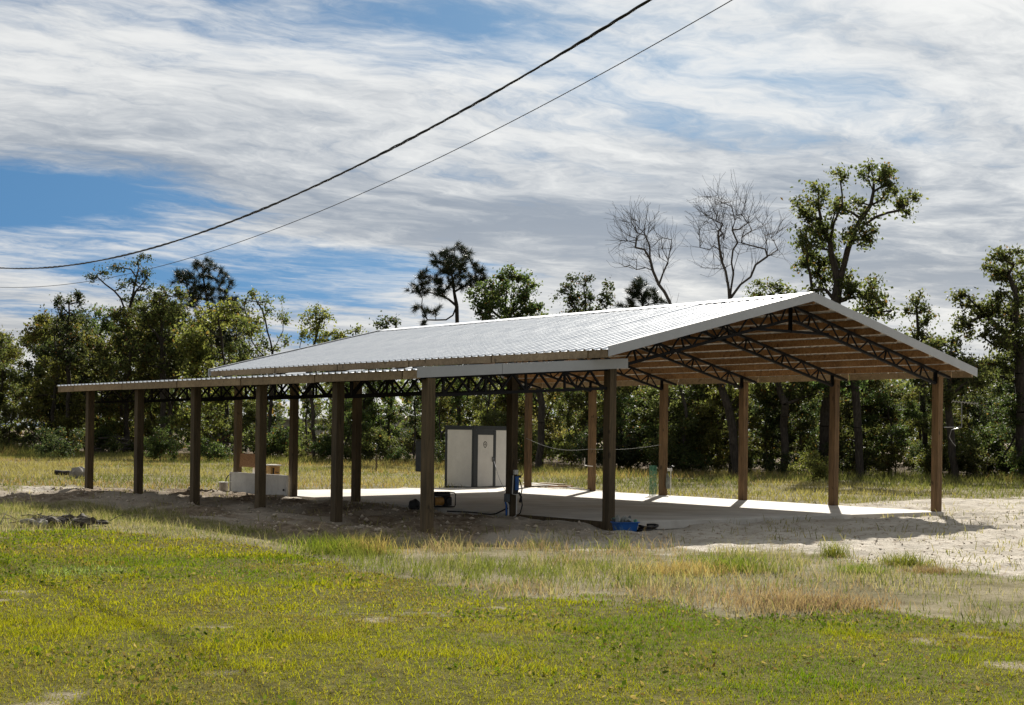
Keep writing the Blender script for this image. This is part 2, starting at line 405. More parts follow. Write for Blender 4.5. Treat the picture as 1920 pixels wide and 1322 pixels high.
def _ground(t, b):
    at = t.node('ShaderNodeAttribute'); at.attribute_name = 'col'; sand, lawn, bare_ = t.xyz(at.outputs['Vector'])
    p = t.node('ShaderNodeNewGeometry').outputs['Position']
    n1 = t.noise(p, .9, 6, .62); n2 = t.noise(p, 7, 5, .65); n3 = t.noise(p, 40, 4, .6); n4 = t.noise(p, .35, 3, .5)
    sandc = t.mix(t.smooth(n1, .3, .7), (.33, .30, .25), (.50, .46, .395))
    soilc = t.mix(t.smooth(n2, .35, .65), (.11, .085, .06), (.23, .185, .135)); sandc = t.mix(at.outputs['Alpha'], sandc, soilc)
    sandc = t.mix(t.math('MULTIPLY', t.smooth(n2, .54, .66), .8), sandc, (.22, .175, .13))
    sandc = t.mix(t.math('MULTIPLY', t.smooth(n3, .56, .72), .4), sandc, (.22, .18, .13))
    lawnc = t.mix(t.smooth(n2, .35, .65), (.055, .052, .013), (.115, .107, .029))
    lawnc = t.mix(t.math('MULTIPLY', t.smooth(n3, .5, .7), .5), lawnc, (.13, .105, .045))
    fieldc = t.mix(t.smooth(n1, .35, .65), (.12, .105, .055), (.23, .20, .13))
    fieldc = t.mix(t.math('MULTIPLY', t.smooth(n2, .5, .68), .5), fieldc, (.11, .11, .04))
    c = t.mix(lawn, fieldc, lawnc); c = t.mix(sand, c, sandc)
    c = t.mix(t.math('MULTIPLY', bare_, .9), c, t.mix(t.smooth(n3, .4, .6), (.24, .20, .15), (.42, .37, .30)))
    t.put(b.inputs['Base Color'], c)
    h = t.math('ADD', t.math('MULTIPLY', n2, .65), t.math('MULTIPLY', n3, .35)); bump(t, b, h, 1.0, .07)
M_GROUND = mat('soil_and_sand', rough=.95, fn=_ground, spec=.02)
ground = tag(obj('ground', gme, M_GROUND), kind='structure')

# slab
sm = MB().prism([BP(-.12, -.12, -.14), BP(9.4, -.12, -.14), BP(9.4, 14.95, -.14), BP(-.12, 14.95, -.14)][::-1], (0, 0, .16))
slab_o = tag(sm.build('concrete_slab', M_CONC, bevel=.012), kind='structure')

# ------------------------------------------------------------------ the barn
barn = empty('pole_barn', BP(0, 0, 0)); barn.rotation_euler = (0, 0, math.atan2(D.y, D.x))
tag(barn, 'open pole barn with bright metal gable roof, timber posts and lower lean-to on its left', 'barn')
bpy.context.view_layer.update()
# local frame of the barn: x = back (b), y = to the left (a), z up
def L(a, b, z): return Vector((b, a, z))
POST = .155
def post_mesh(h):
    m = MB(); g = .004
    for k in (-1, 0, 1):                              # three laminated plies
        m.box((0, k * (POST / 3 + .001), h / 2 - .25), (POST * 1.12, POST / 3 - .002, h + .5))
    return m.mesh('post')
pm_r, pm_m, pm_l = post_mesh(2.97), post_mesh(2.90), post_mesh(2.50)
for i in range(6):
    for a, pm in ((0, pm_r), (W, pm_m), (W + LW, pm_l)):
        o = obj('post', pm, M_POST_NEW if a == 0 else M_POST, barn); o.location = L(a, S * i, 0)
        o.rotation_euler = (random.Random(i * 7 + int(a)).uniform(-.004, .004), random.Random(i * 3 + int(a)).uniform(-.004, .004), 0)
# roof sheets
B0, B1 = -.57, 15.17; NP = 17; PW = (B1 - B0) / NP
def sheet_mesh(length, width, name):
    """ribbed sheet: local x along the slope, y across the ribs"""
    n = 4; p = width / n; prof = []
    for i in range(n):
        y0 = i * p
        prof += [(y0, 0), (y0 + p * .36, 0), (y0 + p * .40, .006), (y0 + p * .44, 0), (y0 + p * .68, 0), (y0 + p * .75, .030), (y0 + p * .91, .030), (y0 + p * .98, 0)]
    prof.append((width, 0)); nn = len(prof); t = .0016
    xs = [0, length]; v = []; f = []
    for x in xs: v += [(x, y, z) for y, z in prof]
    for x in xs: v += [(x, y, z - t) for y, z in prof]
    for i in range(nn - 1):
        f.append((i, nn + i, nn + i + 1, i + 1)); f.append((2 * nn + i, 2 * nn + i + 1, 3 * nn + i + 1, 3 * nn + i))
        f.append((i, i + 1, 2 * nn + i + 1, 2 * nn + i)); f.append((nn + i, 3 * nn + i, 3 * nn + i + 1, nn + i + 1))
    me = bpy.data.meshes.new(name); me.from_pydata(v, [], f); me.update()
    me.materials.append(M_ROOF); me.materials.append(M_BACKER)
    for i, p in enumerate(me.polygons): p.material_index = 1 if i % 4 == 1 else 0
    return me
half = W / 2 + .55; SL = math.hypot(half, half * PITCH); ang = math.atan(PITCH)
me_sheet = sheet_mesh(SL, PW, 'roof_panel')
rg = random.Random(5)
for i in range(NP):
    o = obj('roof_panel', me_sheet, M_ROOF, barn)     # left slope, seen from the camera
    # sheet x -> up the slope (towards -a), y -> along +b
    up = Vector((0, -math.cos(ang), math.sin(ang))); al = Vector((1, 0, 0)); nn = al.cross(up) * -1
    M = Matrix((( *up, 0), (*al, 0), (*(up.cross(al)), 0), (0, 0, 0, 1))).transposed()
    o.matrix_local = Matrix.Translation(L(W + .55, B0 + i * PW, 3.113 + rg.uniform(-.002, .002))) @ M @ Matrix.Rotation(rg.uniform(-.0018, .0018), 4, 'X') @ Matrix.Rotation(rg.uniform(-.0012, .0012), 4, 'Y')
    o = obj('roof_panel', me_sheet, M_ROOF, barn)
    up2 = Vector((0, math.cos(ang), math.sin(ang))); al2 = Vector((-1, 0, 0))
    M = Matrix(((*up2, 0), (*al2, 0), (*(up2.cross(al2)), 0), (0, 0, 0, 1))).transposed()
    o.matrix_local = Matrix.Translation(L(-.55, B0 + (i + 1) * PW, 3.113)) @ M
# ridge cap
rz = roof_z(W / 2)
m = MB(); wcap = .22
m.prism([L(W / 2 - wcap, B0 - .01, rz - wcap * PITCH + .020), L(W / 2, B0 - .01, rz + .028), L(W / 2 + wcap, B0 - .01, rz - wcap * PITCH + .020), L(W / 2 + wcap, B0 - .01, rz - wcap * PITCH + .032), L(W / 2, B0 - .01, rz + .044), L(W / 2 - wcap, B0 - .01, rz - wcap * PITCH + .032)], (B1 - B0 + .02, 0, 0))
m.build('ridge_cap', M_ROOF, barn)
# purlins, one board per bay
def purlin_row(a, zt, depth, mat_, name, bs, thick=.038, jit=.004):
    for k in range(len(bs) - 1):
        g_ = .003 if name == 'purlin' else .022; b0, b1 = bs[k] + g_, bs[k + 1] - g_
        c = L(a, (b0 + b1) / 2, zt - depth / 2)
        o = MB().box((0, 0, 0), (b1 - b0, thick, depth)).build(name, mat_, barn)
        o.location = c + Vector((0, rg.uniform(-jit, jit), rg.uniform(-jit, jit) - jit)); o.rotation_euler = (0, rg.uniform(-.0015, .0015), rg.uniform(-.0015, .0015))
bays = [B0 + .03] + [S * i for i in range(6)] + [B1 - .03]
NPUR = 10
for k in range(1, NPUR):
    a = -.55 + half * k / NPUR
    for aa in (a, W - a): purlin_row(aa, roof_z(aa) - .016, .135, M_PURLIN, 'purlin', bays)
for aa in (W / 2 - .09, W / 2 + .09): purlin_row(aa, roof_z(aa) - .016, .135, M_PURLIN, 'purlin', bays)
for aa in (-.515, W + .515): purlin_row(aa, roof_z(aa) - .016, .14, M_FASCIA, 'fascia_board', bays)
# gable rake trim
for bb in (B0 - .03, B1 + .03):
    for sgn in (0, 1):
        f = (lambda a: a) if sgn == 0 else (lambda a: W - a)
        z0, z1 = roof_z(-.57), roof_z(W / 2); dp = .165
        poly = [L(f(-.57), bb - .012, z0 - dp + .03), L(f(W / 2), bb - .012, z1 - dp + .03), L(f(W / 2), bb - .012, z1 + .042), L(f(-.57), bb - .012, z0 + .042)]
        MB().prism(poly, (.024, 0, 0)).build('rake_trim', M_TRIM, barn)
        # flange folded over the sheet edge
        dd = .09 if bb < 0 else -.09
        poly = [L(f(-.57), bb, z0 + .0445), L(f(W / 2), bb, z1 + .0445), L(f(W / 2), bb, z1 + .0485), L(f(-.57), bb, z0 + .0485)]
        MB().prism(poly, (dd, 0, 0)).build('trim_flange', M_TRIM, barn)
# trusses
def truss(bb, tc, bc, webs, extra=()):
    m = MB()
    for p0, p1 in tc + bc + list(extra):
        for off in (-.028, .028): m.beam(L(p0[0], bb + off, p0[1]), L(p1[0], bb + off, p1[1]), .008, .052)
        m.beam(L(p0[0], bb, p0[1] - .022), L(p1[0], bb, p1[1] - .022), .056, .006)
    o = m.build('truss', M_STEEL, barn)
    for p0, p1, r in webs:
        MB().beam(L(p0[0], bb, p0[1]), L(p1[0], bb, p1[1]), r, r).build('web_bar', M_STEEL, o)
def zt(a): return roof_z(a) - .19
def zb(a): return 2.805 + .245 * (a if a < W / 2 else W - a)
for i in range(6):
    bb = S * i
    tc = [((-.42, zt(-.42)), (W / 2, zt(W / 2))), ((W + .42, zt(W + .42)), (W / 2, zt(W / 2)))]
    bc = [((.09, zb(.09)), (W / 2 - .1, zb(W / 2 - .1))), ((W - .09, zb(W - .09)), (W / 2 + .1, zb(W / 2 + .1)))]
    ex = [((3.62, 3.725), (W - 3.62, 3.725)), ((W / 2, zt(W / 2)), (W / 2, 3.72)), ((.09, zb(.09)), (.09, zt(.09)))]
    webs = []; a = .25; k = 0; st = .30
    while a < W / 2 - .2:
        a2 = min(a + st, W / 2 - .12)
        for g in ((lambda q: q), (lambda q: W - q)):
            if k % 2 == 0: webs.append(((g(a), zb(a)), (g(a2), zt(a2)), .026))
            else: webs.append(((g(a), zt(a)), (g(a2), zb(a2)), .026))
            if k % 4 == 1: webs.append(((g(a), zt(a)), (g(a + .08), zb(a + .08)), .03))
        a = a2; k += 1
        if a2 >= W / 2 - .13: break
    truss(bb, tc, bc, webs, ex)
    # lean-to truss
    t0, t1 = W + .1, W + LW + .16
    lt = lambda q: lean_z(q) - .16; lb = lambda q: 2.20 + .06 * (13.7 - q)
    webs = []; a = t0 + .1; k = 0
    while a < W + LW - .3:
        a2 = a + .29
        webs.append((((a, lb(a)) if k % 2 == 0 else (a, lt(a))), ((a2, lt(a2)) if k % 2 == 0 else (a2, lb(a2))), .034)); a = a2; k += 1
        if k % 3 == 0: webs.append(((a, lb(a)), (a, lt(a)), .036))
    truss(bb, [((t0, lt(t0)), (t1, lt(t1)))], [((t0, lb(t0)), (W + LW - .08, lb(W + LW - .08)))], webs)
# lean-to roof
LB0, LB1 = -.06, 16.16; LA0, LA1 = 9.2, 13.72; NPL = 18; PWL = (LB1 - LB0) / NPL
langle = math.atan(.0714); lsl = (LA1 - LA0) / math.cos(langle)
me_l = sheet_mesh(lsl, PWL, 'roof_panel')
up = Vector((0, -math.cos(langle), math.sin(langle))); al = Vector((1, 0, 0))
M = Matrix(((*up, 0), (*al, 0), (*(up.cross(al)), 0), (0, 0, 0, 1))).transposed()
for i in range(NPL):
    o = obj('roof_panel', me_l, M_ROOF, barn)
    o.matrix_local = Matrix.Translation(L(LA1, LB0 + i * PWL, lean_z(LA1) - .022)) @ M
lb_bays = [LB0 + .03] + [S * i for i in range(1, 6)] + [LB1 - .02]
for k in range(7):
    aa = 9.75 + k * .6; purlin_row(aa, lean_z(aa) - .026, .12, M_PURLIN, 'purlin', lb_bays)
purlin_row(13.685, lean_z(13.685) - .026, .14, M_FASCIA, 'fascia_board', [LB0, .45 + S * .0] + [S * i + .45 for i in range(1, 6)] + [LB1 - .02])
for (a0, a1) in ((9.16, 12.02), (12.03, 13.76)):
    poly = [L(a0, LB0 - .04, lean_z(a0) - .155), L(a1, LB0 - .04, lean_z(a1) - .155), L(a1, LB0 - .04, lean_z(a1) + .02), L(a0, LB0 - .04, lean_z(a0) + .02)]
    MB().prism(poly, (.022, 0, 0)).build('rake_trim', M_TRIM, barn)
    poly = [L(a0, LB0 - .03, lean_z(a0) + .0225), L(a1, LB0 - .03, lean_z(a1) + .0225), L(a1, LB0 - .03, lean_z(a1) + .027), L(a0, LB0 - .03, lean_z(a0) + .027)]
    MB().prism(poly, (.11, 0, 0)).build('trim_flange', M_TRIM, barn)
# form board along the slab edge
fb = MB().box((0, 0, 0), (2.72, .04, .15)).build('form_board', M_POST, None)
fb.location = BP(9.445 + .02, 1.5, -.055); fb.rotation_euler = (0, 0, math.atan2(D.y, D.x))
tag(fb, 'dark form board along the slab edge between the two front main posts', 'board')

# ------------------------------------------------------------------ things in and around the barn
M_WHITE = mat('white_panel', fn=worn((.66, .66, .64), .06, 3, .5, .03), rough=.5)
M_DKGREY = mat('dark_grey_frame', fn=worn((.035, .042, .048), .15, 4, .45, .03), rough=.45)
M_GREYBOX = mat('grey_enclosure', fn=worn((.10, .115, .125), .15, 5, .5, .03), rough=.5)
M_BLACK = mat('black_plastic', fn=worn((.015, .015, .016), .3, 8, .5, .1), rough=.5)
M_BLUE = mat('blue_plastic', fn=worn((.015, .10, .36), .15, 6, .4, .05), rough=.4)
M_YEL = mat('yellow_brown_enamel', fn=worn((.42, .22, .06), .25, 8, .45, .1), rough=.45)
M_RED = mat('red_plastic', fn=worn((.30, .05, .03), .2, 8, .5, .05), rough=.5)
M_PVC = mat('white_pvc', fn=worn((.68, .67, .64), .08, 6, .45, .03), rough=.45)
M_OSB = mat('oriented_strand_board', fn=worn((.30, .17, .085), .4, 28, .85, .4), rough=.85)
M_STAIN = mat('soiled_white_panel', fn=worn((.62, .63, .62), .14, 2.2, .55, .05), rough=.55)
M_GREEN = mat('green_plastic_mesh', fn=worn((.09, .24, .17), .2, 8, .5, .05), rough=.5)
M_GALV = mat('dull_galvanised_metal', fn=worn((.20, .205, .21), .15, 8, .4, .05), rough=.4, metal=.7)
M_RAG = mat('grey_rag', fn=worn((.24, .25, .235), .35, 9, .9, .5), rough=.9)
M_ROCK = mat('grey_concrete_rubble', fn=worn((.24, .22, .195), .35, 5, .95, .8), rough=.95)

def G(x, y): return float(gz(np.array([x]), np.array([y]))[0])

# portable cabin
c0 = Vector((-1.12, 44.70, 0)); fx = Vector((.60, .80, 0)).normalized(); fy = Vector((-fx.y, fx.x, 0))
cab = empty('portable_restroom', (c0.x, c0.y, G(c0.x, c0.y + .6) - .01), math.atan2(fx.y, fx.x))
tag(cab, 'small white panelled cabin with dark grey frame at the far end of the slab', 'restroom')
LX, LY, HH = 2.0, 1.10, 1.87
m = MB()
for x in (.04, LX - .04):
    for y in (.04, LY - .04): m.box((x, y, HH / 2), (.08, .08, HH))
for z in (.05, HH - .05):
    for y in (.035, LY - .035): m.box((LX / 2, y, z), (LX - .16, .07, .09))
    for x in (.035, LX - .035): m.box((x, LY / 2, z), (.07, LY - .16, .09))
m.box((.145, .03, HH / 2), (.13, .05, HH - .2)); m.box((1.02, .03, HH / 2), (.13, .05, HH - .2)); m.box((.58, .03, HH - .165), (.74, .05, .15))
m.box((LX / 2, LY / 2, .03), (LX - .1, LY - .1, .04))
m.build('frame', M_DKGREY, cab, bevel=.006)
MB().box((LX / 2, LY / 2, HH + .012), (LX + .05, LY + .05, .03)).build('roof', M_DKGREY, cab)
MB().box((.03, LY / 2, HH / 2), (.03, LY - .16, HH - .19)).build('wall_panel', M_WHITE, cab)
MB().box((LX - .03, LY / 2, HH / 2), (.03, LY - .16, HH - .19)).build('wall_panel', M_WHITE, cab)
MB().box((LX / 2, LY - .03, HH / 2), (LX - .16, .03, HH - .19)).build('wall_panel', M_WHITE, cab)
MB().box(((1.085 + LX - .08) / 2, .035, HH / 2), (LX - .08 - 1.085, .03, HH - .19)).build('wall_panel', M_WHITE, cab)
door = MB().box((.583, .030, .865), (.735, .034, 1.53)).build('door', M_WHITE, cab)
m = MB(); m.box((.915, .002, .90), (.03, .03, .15)); m.tube([(.915, -.01, .92), (.915, -.05, .92), (.82, -.05, .92)], .012, 6); m.build('handle', M_GALV, door)
em = MB()                                             # shield-shaped emblem: dark ring, pale field, dark chevron
def shield(s, y, n=24):
    out = []
    for i in range(n):
        t = 2 * math.pi * i / n; x = math.sin(t) * .095 * s; z = math.cos(t) * .10 * s
        if z < 0: x *= 1 - .45 * (-z / (.10 * s)) ** 1.5
        out.append((.56 + x, y, 1.34 + z))
    return out
o_, i_ = shield(1, .0115), shield(.74, .0115); n = len(o_)
em.add(o_ + i_, [(k, (k + 1) % n, n + (k + 1) % n, n + k) for k in range(n)])
em.add([(.51, .0112, 1.335), (.56, .0112, 1.39), (.61, .0112, 1.335), (.598, .0112, 1.315), (.56, .0112, 1.355), (.522, .0112, 1.315)], [(0, 1, 4, 5), (1, 2, 3, 4)])
em.add([(.54, .0112, 1.315), (.58, .0112, 1.315), (.56, .0112, 1.29)], [(0, 1, 2)])
em.build('emblem', M_BLACK, door)
# line tied from the cabin door to the post
ml = MB(); pA = Matrix.Translation(cab.location) @ Matrix.Rotation(math.atan2(fx.y, fx.x), 4, 'Z') @ Vector((.93, -.03, .92)); pB = BP(W, S, .62) + D * -.02 - EV * .09
pB = Vector((-.10, 31.2, .40)); ml.tube([pA + (pB - pA) * (k / 10) + Vector((0, 0, -.12 * math.sin(math.pi * k / 10))) for k in range(11)], .006, 5)
tag(ml.build('tie_line', M_GREYBOX), 'thin dark line running from the cabin door handle towards the meter post', 'cord')

# electrical panel on the hidden main post
pp = BP(W, 2 * S, 0) - EV * .17; rzb = math.atan2(D.y, D.x)
ep = empty('electrical_panel', (pp.x, pp.y, 0), rzb)
tag(ep, 'tall grey electrical box on a conduit beside the front lean-to post', 'electrical box')
MB().box((0, 0, 1.10), (.30, .13, .66)).build('enclosure', M_GREYBOX, ep, bevel=.01)
MB().box((-.01, .072, 1.09), (.26, .012, .58)).build('cover', M_GREYBOX, ep, bevel=.004)
MB().box((0, .01, 1.445), (.34, .17, .02)).build('rain_hood', M_GREYBOX, ep)
MB().tube([(-.04, .02, .78), (-.04, .02, -.1)], .028, 10).build('conduit', M_GREYBOX, ep, smooth=True)
MB().tube([(-.11, -.02, .78), (-.11, -.02, -.1)], .012, 8).build('conduit', M_PVC, ep, smooth=True)
m = MB()
for k in range(7):
    pass
# crumpled black bag
def lump(name, mat_, size, seed, rough=.35, sub=3, parent=None):
    import bmesh
    bm = bmesh.new(); bmesh.ops.create_icosphere(bm, subdivisions=sub, radius=1.0); rs = VNoise(seed)
    for v in bm.verts:
        n = float(rs(v.co.x + v.co.z * .7 + 5, v.co.y - v.co.z * .5 + 9, .45, 3)) - .5
        k = 1 + n * rough * 2; v.co = Vector((v.co.x * size[0] * k, v.co.y * size[1] * k, max(v.co.z, -.55) * size[2] * k))
    me = bpy.data.meshes.new(name); bm.to_mesh(me); bm.free(); return obj(name, me, mat_, parent, smooth=(rough < .3))
bb_ = lump('black_bag', M_BLACK, (.12, .10, .13), 3); p = ground_at(777, 957); bb_.location = (p.x, p.y, .10)
tag(bb_, 'small crumpled black bag on the ground below the grey electrical box', 'bag')

# meter equipment on the second main post
mp = BP(W, S, 0)
me_ = empty('meter_pedestal', (mp.x, mp.y, 0), rzb)
tag(me_, 'blue and black meter box with white conduits on the dark post by the cabin', 'meter box')
fxm = -.125                                            # front face of the post in barn-local x
MB().box((fxm, .02, .60), (.07, .15, .36)).build('enclosure', M_BLACK, me_, bevel=.008)
MB().box((fxm - .045, -.005, .63), (.02, .09, .27)).build('cover', M_BLUE, me_, bevel=.004)
MB().box((fxm, -.005, .845), (.06, .09, .09)).build('receptacle', M_PVC, me_, bevel=.004)
MB().box((-.02, .12, .34), (.10, .08, .16)).build('junction_box', M_GREYBOX, me_, bevel=.006)
MB().tube([(fxm - .04, .085, .79), (fxm - .04, .10, .42), (fxm - .04, -.03, .40)], .010, 6).build('conduit', M_PVC, me_)
MB().tube([(fxm - .02, -.02, .42), (fxm - .02, -.02, .0), (fxm - .02, .06, -.04)], .011, 6).build('conduit', M_PVC, me_)
MB().tube([(-.02, .13, .26), (-.04, .10, .20), (-.05, .10, -.06)], .016, 6).build('conduit', M_PVC, me_)
MB().tube([(-.01, .15, .26), (-.03, .14, .18), (-.03, .14, -.06)], .018, 6).build('conduit', M_BLUE, me_)
MB().tube([(fxm, -.10, .70), (fxm - .05, -.13, .52), (fxm - .03, -.12, .40), (fxm - .05, -.14, .2), (fxm - .03, -.11, .05), (fxm + .02, -.06, -.02)], .012, 6).build('cord', M_BLACK, me_, smooth=True)
MB().tube([(fxm, -.09, .45), (fxm - .04, -.12, .36), (fxm - .02, -.10, .25)], .022, 6).build('plug', M_BLACK, me_)
MB().box((fxm, -.11, .76), (.05, .04, .05)).build('switch', M_BLACK, me_)
cb = []
q0 = mp - D * .05 - EV * .12; q1 = Vector((-1.25, 31.0, 0))
for k in range(15):
    t = k / 14; q = q0.lerp(q1, t); q = q - EV * (.18 * math.sin(t * 7)) * .5; zz = max(G(q.x, q.y), -.02) + .02 + (.14 * (1 - t * 6) if t < 1 / 6 else 0)
    cb.append((q.x, q.y, zz))
tag(MB().tube(cb, .016, 6).build('extension_cable', M_BLACK, smooth=True), 'thick black cord lying on the sand from the meter post to the generator', 'cord')

# generator
gp = ground_at(829, 953); ge = empty('portable_generator', (gp.x, gp.y, .02), .5); ge.scale = (.82, .82, .86)
tag(ge, 'yellow and black portable generator in a tube frame just behind the front lean-to post', 'generator')
m = MB()
for y in (-.16, .16): m.tube([(-.27, y, .02), (.27, y, .02), (.30, y, .06), (.30, y, .33), (.26, y, .37), (-.26, y, .37), (-.30, y, .33), (-.30, y, .06), (-.27, y, .02)], .014, 6)
for x in (-.26, .26): m.tube([(x, -.16, .02), (x, .16, .02)], .012, 6); m.tube([(x, -.16, .37), (x, .16, .37)], .012, 6)
m.build('tube_frame', M_BLACK, ge, smooth=True)
MB().box((-.02, 0, .315), (.40, .27, .10)).build('fuel_tank', M_BLACK, ge, bevel=.03)
MB().cyl((-.22, 0, .15), (.02, 0, .15), .105, .105, 18).build('alternator', M_YEL, ge, smooth=False, bevel=.012)
MB().box((.12, 0, .15), (.22, .22, .22)).build('engine', M_BLACK, ge, bevel=.02)
MB().cyl((.12, -.12, .16), (.12, -.16, .16), .085, .07, 16).build('recoil_starter', M_BLACK, ge, bevel=.006)
MB().box((.17, .0, .275), (.10, .10, .05)).build('air_filter', M_RED, ge, bevel=.01)

# blue tub of odds and ends
tp = ground_at(1172, 984); tb = empty('storage_tub', (tp.x, tp.y, G(tp.x, tp.y)), .45)
tag(tb, 'blue plastic tub of grey odds and ends by the front main post', 'tub')
m = MB(); k = 20
def rr_(sx, sy, z, n=20):
    out = []
    for i in range(n):
        t = 2 * math.pi * i / n; cx, sy_ = math.cos(t), math.sin(t); e = .45
        out.append((math.copysign(abs(cx) ** e, cx) * sx, math.copysign(abs(sy_) ** e, sy_) * sy, z))
    return out
rings = [rr_(.19, .14, .0), rr_(.225, .165, .15), rr_(.245, .185, .155), rr_(.245, .185, .17), rr_(.215, .155, .17), rr_(.18, .13, .02)]
vs = [p for r in rings for p in r]; fs = [tuple(range(k))[::-1], tuple(5 * k + j for j in range(k))]
for i in range(5):
    for j in range(k): fs.append((i * k + j, i * k + (j + 1) % k, (i + 1) * k + (j + 1) % k, (i + 1) * k + j))
m.add(vs, fs); m.build('tub_shell', M_BLUE, tb)
rj = random.Random(11)
for k in range(9):
    o = lump('rag', (M_RAG, M_GREEN, M_DKGREY, M_RAG)[k % 4], (.06 + rj.random() * .05, .05 + rj.random() * .04, .03 + rj.random() * .04), 40 + k, .5, 2)
    o.location = (tp.x + rj.uniform(-.17, .17), tp.y + rj.uniform(-.1, .1), tb.location.z + .15 + rj.random() * .07); o.rotation_euler = (rj.random() * 3, rj.random() * 3, rj.random() * 3)
    tag(o, 'crumpled rag heaped in the blue tub at the front main post', 'rag', 'rags heaped in the blue tub')
hp = ground_at(1214, 984); m = MB(); pts = []
for k in range(90):
    t = k / 89 * 6.5 * math.pi; r = .15 + .03 * math.sin(t * .37); pts.append((hp.x + math.cos(t) * r * 1.1, hp.y + math.sin(t) * r, G(hp.x, hp.y) + .03 + .035 * (k / 89) * 3 + .012 * math.sin(t * 1.7)))
tag(m.tube(pts, .022, 6).build('hose_coil', M_BLACK, smooth=True), 'coiled black hose lying beside the blue tub', 'hose')

# white panel and work table between the two last main posts
wp = empty('white_wall_panel', BP(W + .17, 13.14, 0), rzb)
tag(wp, 'long low white metal panel fixed to the two rearmost left posts', 'panel')
zg = .0
MB().box((0, 0, .26), (3.02, .03, .52)).build('sheet', M_STAIN, wp)
for z in (.02, .27, .505): MB().box((0, .022, z), (3.02, .018, .03)).build('rail', M_STAIN, wp)
for x in (-1.49, 1.49): MB().box((x, .025, .26), (.035, .024, .52)).build('edge_strip', M_STAIN, wp)
MB().box((-1.38, .045, .16), (.05, .02, .05)).build('latch', M_BLACK, wp)
wt = empty('work_table', BP(W - .36, 13.75, 0), rzb)
tag(wt, 'rough timber work table behind the long white panel', 'table')
MB().box((0, 0, .44), (1.6, .5, .035)).build('table_top', M_FASCIA, wt)
for x in (-.7, .7):
    for y in (-.2, .2): MB().box((x, y, .22), (.07, .07, .40)).build('leg', M_FASCIA, wt)
def on_table(px, py, z): # point on the table at picture position
    return ground_at(px, py, z)
ob = MB().box((0, 0, .0), (.95, .02, .34)).build('strand_board', M_OSB); q = BP(W + .02, 13.95, 0); ob.location = (q.x, q.y, .83); ob.rotation_euler = (.06, 0, rzb)
tag(ob, 'brown strand board sheet fixed upright to the rearmost main post above the white panel', 'board')
q = BP(W - .25, 13.2, 0)
wb = empty('wooden_crate', (q.x, q.y, .4585), rzb); tag(wb, 'yellow wooden box with a white lid standing on the work table', 'box')
MB().box((0, 0, .125), (.30, .26, .25)).build('crate_body', mat('yellow_pine', rough=.7, fn=wood((.33, .2, .07), (.5, .33, .13), (9, 9, 9))), wb)
MB().box((0, 0, .27), (.36, .32, .035)).build('lid', M_PVC, wb)
def jug(name, a, b, z, h, r, mt, label):
    q = BP(a, b, z); o = empty(name, q); tag(o, label, 'jug' if 'jug' in label else 'bottle')
    MB().tube([(0, 0, 0), (0, 0, h * .68), (0, 0, h * .82), (0, 0, h * .86)], [r, r, r * .45, r * .35], 12).build('bottle_body', mt, o, smooth=False)
    MB().cyl((0, 0, h * .86), (0, 0, h), r * .4, None, 10).build('cap', M_BLACK if mt is M_RED else M_PVC, o)
jug('white_jug', W - .17, 13.95, .4585, .26, .07, M_PVC, 'white jug on the work table below the strand board')
jug('red_bottle', W - .2, 13.55, .4585, .24, .055, M_RED, 'red bottle on the work table right of the white jug')
jug('white_bottle', W + .0, 14.05, .998, .16, .03, M_PVC, 'white bottle standing on top of the strand board')
# vise-like clamp with bars
q = BP(W - .2, 12.98, .4585); vz = empty('bar_clamp', q, rzb); tag(vz, 'rusty bar clamp lying across the near end of the work table', 'clamp')
MB().tube([(-.18, 0, .10), (.12, 0, .10)], .012, 6).build('bar', M_BLACK, vz)
for x in (-.03, .05): MB().box((x, 0, .10), (.025, .05, .2)).build('jaw', M_YEL if x < 0 else M_BLACK, vz)
q = ground_at(419, 922); bk = empty('bucket', (q.x, q.y, G(q.x, q.y))); tag(bk, 'dirty pale bucket with a bent black pipe, left of the white panel', 'bucket')
MB().tube([(0, 0, 0), (0, 0, .26)], [.105, .125], 16).build('bucket_body', mat('dirty_bucket', fn=worn((.42, .37, .31), .25, 5, .7, .1)), bk)
MB().cyl((0, 0, .262), (0, 0, .285), .13, None, 16).build('lid', M_PVC, bk)
MB().tube([(.06, .0, .27), (.07, 0, .38), (.13, .0, .46), (.17, 0, .48)], .014, 6).build('pipe', M_BLACK, bk)

# hose bundle, standpipe and rag at the fourth post of the right row
q = BP(.17, 3 * S + .12, 0); hb = empty('netting_roll', (q.x, q.y, .02)); tag(hb, 'roll of green plastic netting standing against a right-row post', 'netting')
q = ground_at(1224, 930, .02); hb.location = (q.x, q.y, .02)
m = MB(); rh = random.Random(4)
for s_ in range(14):
    t0 = s_ / 14 * 2 * math.pi
    for dr in (-1, 1):
        m.tube([(math.cos(t0 + dr * z * 2.6) * (.075 + .02 * math.sin(z * 7 + s_)), math.sin(t0 + dr * z * 2.6) * .07, z) for z in [i * .08 for i in range(11)]], .0045, 4, False)
m.build('net_strands', M_GREEN, hb)
pq = BP(0, 3 * S, 0); sp = empty('standpipe', (pq.x + .20, pq.y - .05, 0)); tag(sp, 'thin white standpipe with a tap beside the green netting post', 'standpipe')
MB().tube([(0, 0, -.1), (0, 0, .72)], .012, 6).build('pipe', M_PVC, sp); MB().box((-.03, -.02, .70), (.13, .05, .07)).build('valve', M_PVC, sp)
MB().tube([(-.03, -.03, .74), (.03, -.05, .80), (.08, -.05, .78)], .022, 6).build('tap', M_BLACK, sp)
rgc = lump('hanging_rag', M_RAG, (.05, .04, .24), 17, .5, 3); rgc.location = (pq.x + .125, pq.y - .10, .36); tag(rgc, 'limp grey cloth hanging on the post with the green netting', 'cloth')
